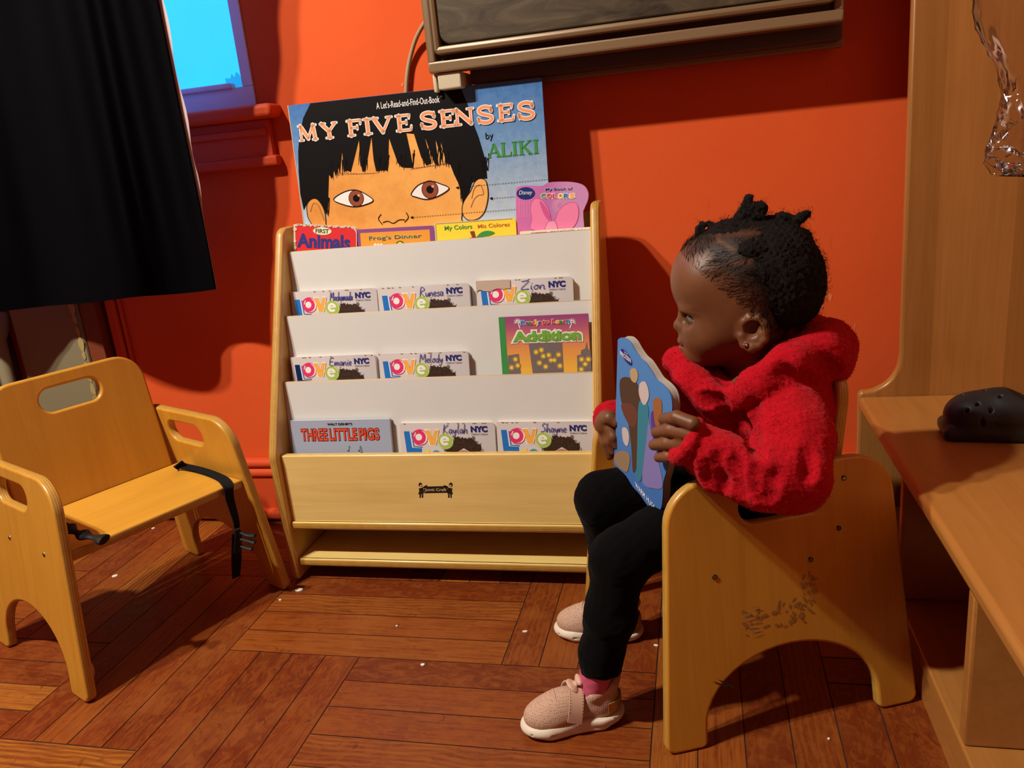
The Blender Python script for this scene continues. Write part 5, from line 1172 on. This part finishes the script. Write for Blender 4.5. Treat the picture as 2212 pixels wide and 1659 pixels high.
def strand(p, d, L, curl, w=.00032):
    n = 7; a = rr.rand()*6.28; u = np.cross(d, [0.3, .5, .8]); u /= np.linalg.norm(u)+1e-9; v = np.cross(d, u); b0 = len(SV)
    for i in range(n):
        t = i/(n-1); q = p+d*L*t+(u*math.cos(a+t*curl)+v*math.sin(a+t*curl)-u*math.cos(a)-v*math.sin(a))*L*.28
        ww = w*(1-.7*t)
        for k in range(3): SV.append(q+u*math.cos(k*2.094)*ww+v*math.sin(k*2.094)*ww)
    for i in range(n-1):
        for k in range(3): SF.append((b0+i*3+k, b0+i*3+(k+1) % 3, b0+(i+1)*3+(k+1) % 3, b0+(i+1)*3+k))
hv = verts(hair); hn = np.empty(len(hair.vertices)*3, np.float32); hair.vertices.foreach_get('normal', hn); hn = hn.reshape(-1, 3).astype(float)
ids = rr.choice(len(hv), 2600)
for i in ids:
    if hv[i][0] < HP(520, 0)[0] and hv[i][2] < HP(0, 330)[2]: continue
    d = hn[i]+rr.normal(size=3)*.5; d /= np.linalg.norm(d); strand(hv[i]-hn[i]*.001, d, .004+.007*rr.rand(), 3+5*rr.rand())
for pts, r, dy in TUFT[:6]:
    for k in range(34):
        t = rr.rand(); q = spline_pts([HP(X_, Y_, HY+dy) for X_, Y_ in pts], 6); p = q[int(t*(len(q)-1))]; d = rr.normal(size=3); d /= np.linalg.norm(d); strand(p, d, .006+.009*rr.rand(), 5+5*rr.rand(), .00026)
bvi = np.nonzero((hair_d > .000) & (hair_d < .045) & (X[:, 2] > .56))[0]
bn = np.empty(len(body.vertices)*3, np.float32); body.vertices.foreach_get('normal', bn); bn = bn.reshape(-1, 3).astype(float)
kn = [HP(430, 440, HY), HP(770, 290, HY), HP(840, 560, HY-.055), HP(950, 765, HY-.06), HP(1150, 300, HY)]
for i in rr.choice(bvi, 2600):
    p = X[i]; tgt = min(kn, key=lambda q: np.linalg.norm(q-p)); d = tgt-p; L = np.linalg.norm(d)+1e-6; d /= L; d = d-bn[i]*(d@bn[i])*.8; d /= np.linalg.norm(d)+1e-9
    strand(p+bn[i]*.0002, d+bn[i]*.08, min(L, .010+.010*rr.rand()), 1.0, .00022)
put('loose_hair', smooth(mesh_from(SV, SF)), hair_o, [m_hair])

# leggings
Lg = Solid()
Lg.chain([pel, hipN, knN, P_(1318, 1330, .995), P_(1300, 1410, .992), P_(1294, 1460, .992)], [.064, .056, .0385, .0345, .0290, .0275], .02)
Lg.chain([pel, hipF, knF, P_(1322, 1200, 1.18), P_(1336, 1300, 1.195)], [.064, .056, .0405, .0345, .0265], .02)
bA, bB = P_(1296, 1440, .992), P_(1300, 1480, .992); Lg.plane(P_(1292, 1452, .992), np.array([.02, -.25, -1.0]), .003, 's')
lg_me = Lg.mesh(.0022, (-.32, .90, .03), (.20, 1.38, .42), lambda X: .0012*wob(X, 90, 6)+.0005*wob(X, 240, 7), .003, name='leggings')
m_leg = mat('black_leggings', (.0022, .002, .0022), .9, spec=.05, sheen=.02); _g = NB(m_leg); _g.bump(_g.noise(_g.coord('Object', (600, 600, 600)), 1, 2, .6), .3, .0008)
put('leggings', lg_me, kid, [m_leg])
put('pocket_flap', smooth(mesh_from([hit(x, y, 1, 1.045) for x, y in ((1326, 1095), (1368, 1058), (1400, 1075), (1385, 1105), (1345, 1130), (1330, 1118))], [tuple(range(6))])), kid, [mat('charcoal_knit', (.020, .018, .017), .9)]) if False else None

# hooded top
Hd = Solid()
Hd.ell(np.array([.078, 1.172, .425]), (.098, .098, .105), .03); Hd.ell(np.array([.062, 1.172, .358]), (.098, .100, .060), .03)
Hd.ell(P_(1515, 880, 1.125), (.060, .062, .062), .03); Hd.ell(P_(1742, 870, 1.150), (.050, .070, .070), .03)
Hd.chain([P_(1672, 850, 1.085), P_(1712, 940, 1.035), P_(1708, 1022, .990)], [.050, .050, .0455], .022)
Hd.chain([P_(1708, 1022, .990), P_(1640, 1028, .972), P_(1560, 1000, .974), P_(1512, 966, .978)], [.0455, .0410, .0350, .0300], .016)
Hd.chain([np.array([.065, 1.25, .455]), shF, elF, P_(1320, 905, 1.165)], [.050, .048, .043, .028], .025)
Hd.chain([P_(1466, 782, 1.120), P_(1492, 822, 1.090), P_(1535, 856, 1.068), P_(1580, 868, 1.058)], [.0200, .0225, .0210, .0150], .010)      # front of the collar
Hd.chain([P_(1580, 868, 1.058), P_(1640, 825, 1.045), P_(1705, 782, 1.055), P_(1770, 752, 1.090), P_(1795, 745, 1.140)], [.0150, .0200, .0240, .0300, .0360], .012)
Hd.chain([P_(1466, 782, 1.120), P_(1490, 770, 1.170), P_(1560, 740, 1.205), P_(1700, 720, 1.215), P_(1790, 740, 1.170)], [.0200, .0220, .0240, .0280, .0360], .014)
Hd.ell(P_(1772, 768, 1.130), (.0400, .0650, .0330), .014); Hd.ell(P_(1808, 775, 1.140), (.0190, .0500, .0300), .010); Hd.ell(P_(1740, 700, 1.160), (.022, .05, .018), .012); Hd.ell(P_(1725, 790, 1.085), (.030, .032, .026), .014); Hd.ell(P_(1738, 826, 1.105), (.032, .040, .030), .014)
# folds
for pts, r in (([(1560, 955), (1552, 1010), (1575, 1082)], .0028), ([(1596, 958), (1588, 1030), (1612, 1092)], .0032), ([(1530, 985), (1525, 1030), (1540, 1060)], .0035), ([(1640, 990), (1636, 1040), (1650, 1095)], .0035), ([(1690, 1000), (1660, 1060), (1668, 1096)], .003),
               ([(1588, 880), (1600, 915), (1625, 955), (1650, 985)], .0055), ([(1545, 870), (1570, 900), (1590, 940)], .004), ([(1500, 860), (1540, 868), (1575, 878)], .0035), ([(1640, 860), (1622, 900), (1632, 950)], .004), ([(1740, 960), (1755, 1000), (1740, 1050)], .003), ([(1660, 800), (1720, 810), (1770, 830)], .0045), ([(1760, 770), (1800, 800), (1815, 812)], .0035)):
    y0 = 1.0
    q = []
    for (x, y) in spline_pts(pts, 4):
        d = ray(x, y); ts = np.linspace(.88, 1.25, 90); Xr = CAM+np.outer(ts, d); v = Hd.val(Xr); i = int(np.argmax(v < 0)) if (v < 0).any() else 45; q.append(Xr[i])
    q = np.array(q)-np.array([ray(*pts[len(pts)//2])])*.0052; q = [q[max(0, i-3):i+4].mean(0) for i in range(len(q))]
    Hd.chain(q, [r*.7*(.5+.5*math.sin(math.pi*(i+.5)/len(q))) for i in range(len(q))], .016, 's')
Hd.ell(HP(760, 1180, HY+.01), (.078, .062, .075), .010, 's'); Hd.cone(HP(760, 1200, 1.13), P_(1640, 860, 1.15), .048, .036, .010, 's')        # neck opening
c0, c1 = P_(1484, 951, .977), P_(1512, 966, .978); cd = (c0-c1)/np.linalg.norm(c0-c1)                      # sleeve mouth with a rolled cuff
Hd.cone(c0+cd*.040, c0+cd*.075, .037, .037, .003, 's'); Hd.cone(c0-cd*.010, c0+cd*.05, .0205, .0225, .004, 's')
cu_ = np.cross(cd, [0, 0, 1.]); cu_ /= np.linalg.norm(cu_); cv_ = np.cross(cd, cu_)
Hd.chain([c0+(cu_*math.cos(t)+cv_*math.sin(t))*.0245 for t in np.linspace(0, 2*math.pi, 15)], [.0082]*15, .004)
fz = lambda X: .0022*wob(X, 60, 11)+.0005*wob(X, 330, 12)+.0005*wob(X, 900, 13)
hood = Hd.mesh(.0019, (-.20, .90, .27), (.22, 1.40, .62), fz, .006, name='hooded_top')
m_red = mat('red_fleece', (.50, .007, .016), .95, spec=.04, sheen=.18); _g = NB(m_red); _g.b.inputs['Sheen Tint'].default_value = (1, .25, .25, 1)
_n1 = _g.noise(_g.coord('Object', (1, 1, 1)), 330, 5, .7, .6); _n2 = _g.noise(_g.coord('Object', (1, 1, 1)), 70, 4, .65)
_g.l(_g.mix(.5, _g.ramp(_n1, [(.3, (.24, .002, .006)), (.7, (.54, .008, .018))]), _g.ramp(_n2, [(.3, (.32, .004, .010)), (.7, (.50, .007, .016))])), _g.b.inputs['Base Color']); _g.bump(_g.mix(.35, _n1, _n2), .55, .003)
hd_o = put('hooded_top', hood, kid, [m_red])
hv = verts(hood); hn = np.empty(len(hood.vertices)*3, np.float32); hood.vertices.foreach_get('normal', hn); hn = hn.reshape(-1, 3).astype(float); SV, SF = [], []
vis = np.nonzero((hn@np.array([0, -1, .3]) > -.35))[0]
for i in rr.choice(vis, 9000):
    d = hn[i]+rr.normal(size=3)*.7+np.array([0, 0, -.2]); d /= np.linalg.norm(d); p = hv[i]; u = np.cross(d, hn[i]+1e-3); u /= np.linalg.norm(u)+1e-9; L = .0022+.0022*rr.rand(); b0 = len(SV)
    SV += [p-u*.0004, p+u*.0004, p+d*L]; SF.append((b0, b0+1, b0+2))
put('fleece_pile', mesh_from(SV, SF), hd_o, [m_red])

# socks and shoes
m_sock = mat('pink_sock', (.52, .085, .17), .85); m_up = mat('pink_mesh_upper', (.46, .285, .20), .75); _g = NB(m_up)
_vo = _g.n('ShaderNodeTexVoronoi'); _vo.inputs['Scale'].default_value = 330; _vo.inputs['Randomness'].default_value = .35; _g.l(_g.coord('Object', (1, 1, 1)), _vo.inputs['Vector'])
_g.l(_g.ramp(_vo.outputs['Distance'], [(.25, (.30, .170, .11)), (.40, (.48, .30, .21))]), _g.b.inputs['Base Color']); _g.bump(_vo.outputs['Distance'], .4, .001)
m_st2 = mat('pink_strap', (.58, .37, .27), .55); m_sole = mat('white_sole', (.66, .57, .45), .55); m_stitch = mat('stitch', (.20, .11, .07), .8)
def shoe(cc, ax, an):
    ang = math.atan2(ax[1], ax[0]); M = T(cc[0], cc[1], 0) @ RZ(ang); Mi = M.inverted()
    up = Solid()
    up.ell((.038, 0, .025), (.036, .0285, .0235), .012); up.ell((.010, 0, .032), (.040, .0265, .030), .016); up.ell((-.042, 0, .036), (.030, .0255, .033), .016)
    up.chain([(-.030, -.018, .056), (-.058, -.012, .064), (-.066, 0, .068), (-.058, .012, .064), (-.030, .018, .056)], [.008, .0075, .0075, .0075, .008], .010)
    a = np.array(Mi @ Vector(an)); up.cone((-.034, 0, .050), (-.036, 0, .12), .0185, .026, .005, 's'); up.plane((0, 0, .006), (0, 0, -1), .002, 's')
    t = put('shoe', up.mesh(.0015, (-.09, -.05, -.01), (.09, .05, .10), name='shoe'), kid, [m_up], M)
    so = Solid(); so.ell((.040, 0, .012), (.040, .0330, .0150), .01); so.ell((-.044, 0, .014), (.0340, .0285, .0180), .01); so.box((0, 0, .011), (.045, .0275, .0120), .008, .012)
    so.plane((0, 0, .0008), (0, 0, -1), .0015, 's'); so.plane((0, 0, .0215), (-.04, 0, 1), .003, 's')
    for sg in (-1, 1): so.chain([(.066, sg*.022, .012), (.03, sg*.0345, .011), (-.02, sg*.0298, .009), (-.06, sg*.0262, .010)], [.0012]*4, .003, 's')
    put('sole', so.mesh(.0016, (-.10, -.05, -.005), (.10, .05, .06), name='sole'), t, [m_sole])
    band = []
    for k in range(15):
        th = math.pi*(k/14); band.append((.006-.010*math.cos(th)*-.0, -.0300*math.cos(th), .022+.0440*math.sin(th)**.8))
    def ribbon(P, w, th, d=(1, 0, .35)):
        d = np.array(d)/np.linalg.norm(d); V = []; Fc = []; P = [np.array(p, float) for p in P]; N = len(P)
        for i, p in enumerate(P):
            tg = P[min(i+1, N-1)]-P[max(i-1, 0)]; tg /= np.linalg.norm(tg); nn = np.cross(d, tg); nn /= np.linalg.norm(nn)
            for a_, b_ in ((-1, 0), (1, 0), (1, 1), (-1, 1)): V.append(p+d*w/2*a_+nn*th*b_)
        for i in range(N-1):
            for k in range(4): Fc.append((i*4+k, i*4+(k+1) % 4, (i+1)*4+(k+1) % 4, (i+1)*4+k))
        Fc += [(3, 2, 1, 0), tuple(range((N-1)*4, N*4))]; me = mesh_from(V, Fc); bm = bmesh.new(); bm.from_mesh(me); bmesh.ops.recalc_face_normals(bm, faces=bm.faces); bm.to_mesh(me); bm.free(); return smooth(me, 35)
    pts = [(.004-.010*math.sin(math.pi*k/14), -.0290*math.cos(math.pi*k/14), .025+.0395*math.sin(math.pi*k/14)**.85) for k in range(15)]
    st = put('strap', ribbon(pts, .0215, .0024), t, [m_st2])
    sv = []
    for e in (-.0090, .0090):
        for k in range(2, 26):
            f = k/28; q = np.array([.004-.010*math.sin(math.pi*f)+e, -.0316*math.cos(math.pi*f), .025+e*.35+.0421*math.sin(math.pi*f)**.85]); bm = bmesh.new(); bmesh.ops.create_icosphere(bm, subdivisions=1, radius=.00065); bmesh.ops.translate(bm, verts=bm.verts, vec=Vector(q)); m_ = bpy.data.meshes.new('s'); bm.to_mesh(m_); bm.free(); sv.append(m_)
    put('stitching', join_meshes(sv), st, [m_stitch])
    for k, xo in enumerate((.022, .030, .038)):
        P = [(xo+.004*math.sin(math.pi*i/8), -.0185*math.cos(math.pi*i/8), .042-.55*(xo-.022)+.0185*math.sin(math.pi*i/8)) for i in range(9)]
        put('lace', tube_mesh(P, .0022, 8, .6), t, [m_st2])
    tg = Solid(); tg.ell((-.004, 0, .064), (.0130, .0150, .0048), .006, 'u', yrot(-.75)); tg.ell((-.013, 0, .0735), (.0060, .0130, .0050), .008, 'u', yrot(-.9))
    put('tongue', tg.mesh(.0016, (-.04, -.03, .03), (.05, .03, .10), name='tongue'), t, [m_st2])
    put('heel_patch', ribbon([(-.058+.010*abs(math.cos(math.pi*k/8))**2-.016*math.sin(math.pi*k/8), -.0265*math.cos(math.pi*k/8), .036) for k in range(9)], .016, .0012, (0, 0, 1)), t, [mat('gold_trim', (.46, .31, .12), .35, metal=.4)])
shoe(cN, axN, anN); shoe(cF, axF, anF)
for a, b in ((P_(1292, 1415, .992), cN-axN*.036+np.array([0, 0, .050])), (P_(1338, 1300, 1.195), cF-axF*.036+np.array([0, 0, .050]))):
    sk = Solid(); sk.cone(a, b, .0262, .0232, .006); put('sock', sk.mesh(.002, np.minimum(a, b)-.035, np.maximum(a, b)+.035, lambda X: .0006*wob(X, 200, 21), .002, name='sock'), kid, [m_sock])
# ------------------------------------------------------------------ black clog on the bench and the clear bag
cq = hit(2040, 812, 2, .345); yc = 1.36
tip = hit(2042, 810, 1, yc); CLX, CLZ = float(tip[0]), .3105
Cg = Solid()
Cg.ell((.036, 0, .032), (.036, .040, .036), .015); Cg.ell((.085, 0, .040), (.060, .041, .040), .02); Cg.ell((.150, 0, .034), (.055, .038, .038), .02)
Cg.box((.095, 0, .010), (.098, .040, .012), .010, .01); Cg.plane((0, 0, .001), (0, 0, -1), .002, 's')
Cg.ell((.160, 0, .075), (.068, .031, .060), .010, 's')
for x, y in ((.030, 0), (.045, -.018), (.045, .018), (.062, 0), (.062, -.024), (.078, -.013), (.078, .013), (.030, -.022), (.050, -.031), (.068, -.034)):
    Cg.cone((x, y*1.2, .03+.0*x), (x-.004, y*1.9, .095), .0028, .0028, .0015, 's')
cg_t = thing('clog', 'black foam clog with round holes lying on the maple bench', 'shoe', T(CLX, yc, CLZ) @ RZ(math.radians(-6)))
m_foam = mat('black_foam', (.012, .012, .013), .45, spec=.4)
put('upper', Cg.mesh(.0016, (-.02, -.06, -.01), (.22, .06, .10), name='upper'), cg_t, [m_foam])
put('heel_strap', tube_mesh([(.120, -.041, .046), (.150, -.044, .030), (.185, -.040, .022), (.205, -.02, .022), (.208, 0, .022), (.205, .02, .022), (.185, .040, .022), (.150, .044, .030), (.120, .041, .046)], .0085, 10, .4), cg_t, [m_foam])
put('rivet', tube_mesh([(.120, -.039, .046), (.120, -.047, .046)], .0075, 14), cg_t, [m_foam])
# clear plastic bag
m_bag = bpy.data.materials.new('clear_plastic'); m_bag.use_nodes = True; nt = m_bag.node_tree; nt.nodes.clear()
_o = nt.nodes.new('ShaderNodeOutputMaterial'); _mx = nt.nodes.new('ShaderNodeMixShader'); _tr = nt.nodes.new('ShaderNodeBsdfTransparent'); _gl = nt.nodes.new('ShaderNodeBsdfGlossy'); _fr = nt.nodes.new('ShaderNodeLayerWeight')
_tr.inputs[0].default_value = (.93, .90, .90, 1); _gl.inputs['Roughness'].default_value = .10; _fr.inputs[0].default_value = .38
nt.links.new(_fr.outputs['Fresnel'], _mx.inputs[0]); nt.links.new(_tr.outputs[0], _mx.inputs[1]); nt.links.new(_gl.outputs[0], _mx.inputs[2]); nt.links.new(_mx.outputs[0], _o.inputs[0])
def bag():
    yb = 1.36; L = [(2105, -60, 2330), (2112, 40, 2340), (2150, 110, 2345), (2166, 180, 2350), (2158, 240, 2350), (2140, 290, 2345), (2130, 330, 2340), (2138, 352, 2335), (2160, 364, 2330)]
    L = spline_pts(L, 5); n = 56; V = []; Fc = []
    for j, (x0, y, x1) in enumerate(L):
        a, b = hit(x0, y, 1, yb), hit(x1, y+16, 1, yb); t = j/(len(L)-1); ce = (a+b)/2; hw = np.linalg.norm(b-a)/2; d = .030*math.sin(math.pi*min(1, .15+t*.85))**.6+.002
        for i in range(n):
            th = 2*math.pi*i/n; V.append(ce+np.array([-math.cos(th)*hw, math.sin(th)*d, 0]))
    V = np.array(V); m = len(L)
    sc = .0065*np.repeat(np.linspace(.3, 1.4, m)**1.5, n)
    V[:, 1] += sc*wob(V, 150, 31)*.9+sc*.8*np.abs(wob(V, 300, 32)); V[:, 2] += sc*.6*wob(V, 150, 33); V[:, 0] += .002*wob(V, 170, 34)
    for j in range(m-1):
        for i in range(n): Fc.append((j*n+i, j*n+(i+1) % n, (j+1)*n+(i+1) % n, (j+1)*n+i))
    Fc.append(tuple(range((m-1)*n, m*n)))
    return V, Fc
V, Fc = bag(); o0 = V.mean(0)
bg = put('plastic_bag', smooth(mesh_from(V-o0, Fc)), None, [m_bag], T(*o0)); tag(bg, 'clear crumpled plastic bag hanging in front of the tall maple board', 'bag')
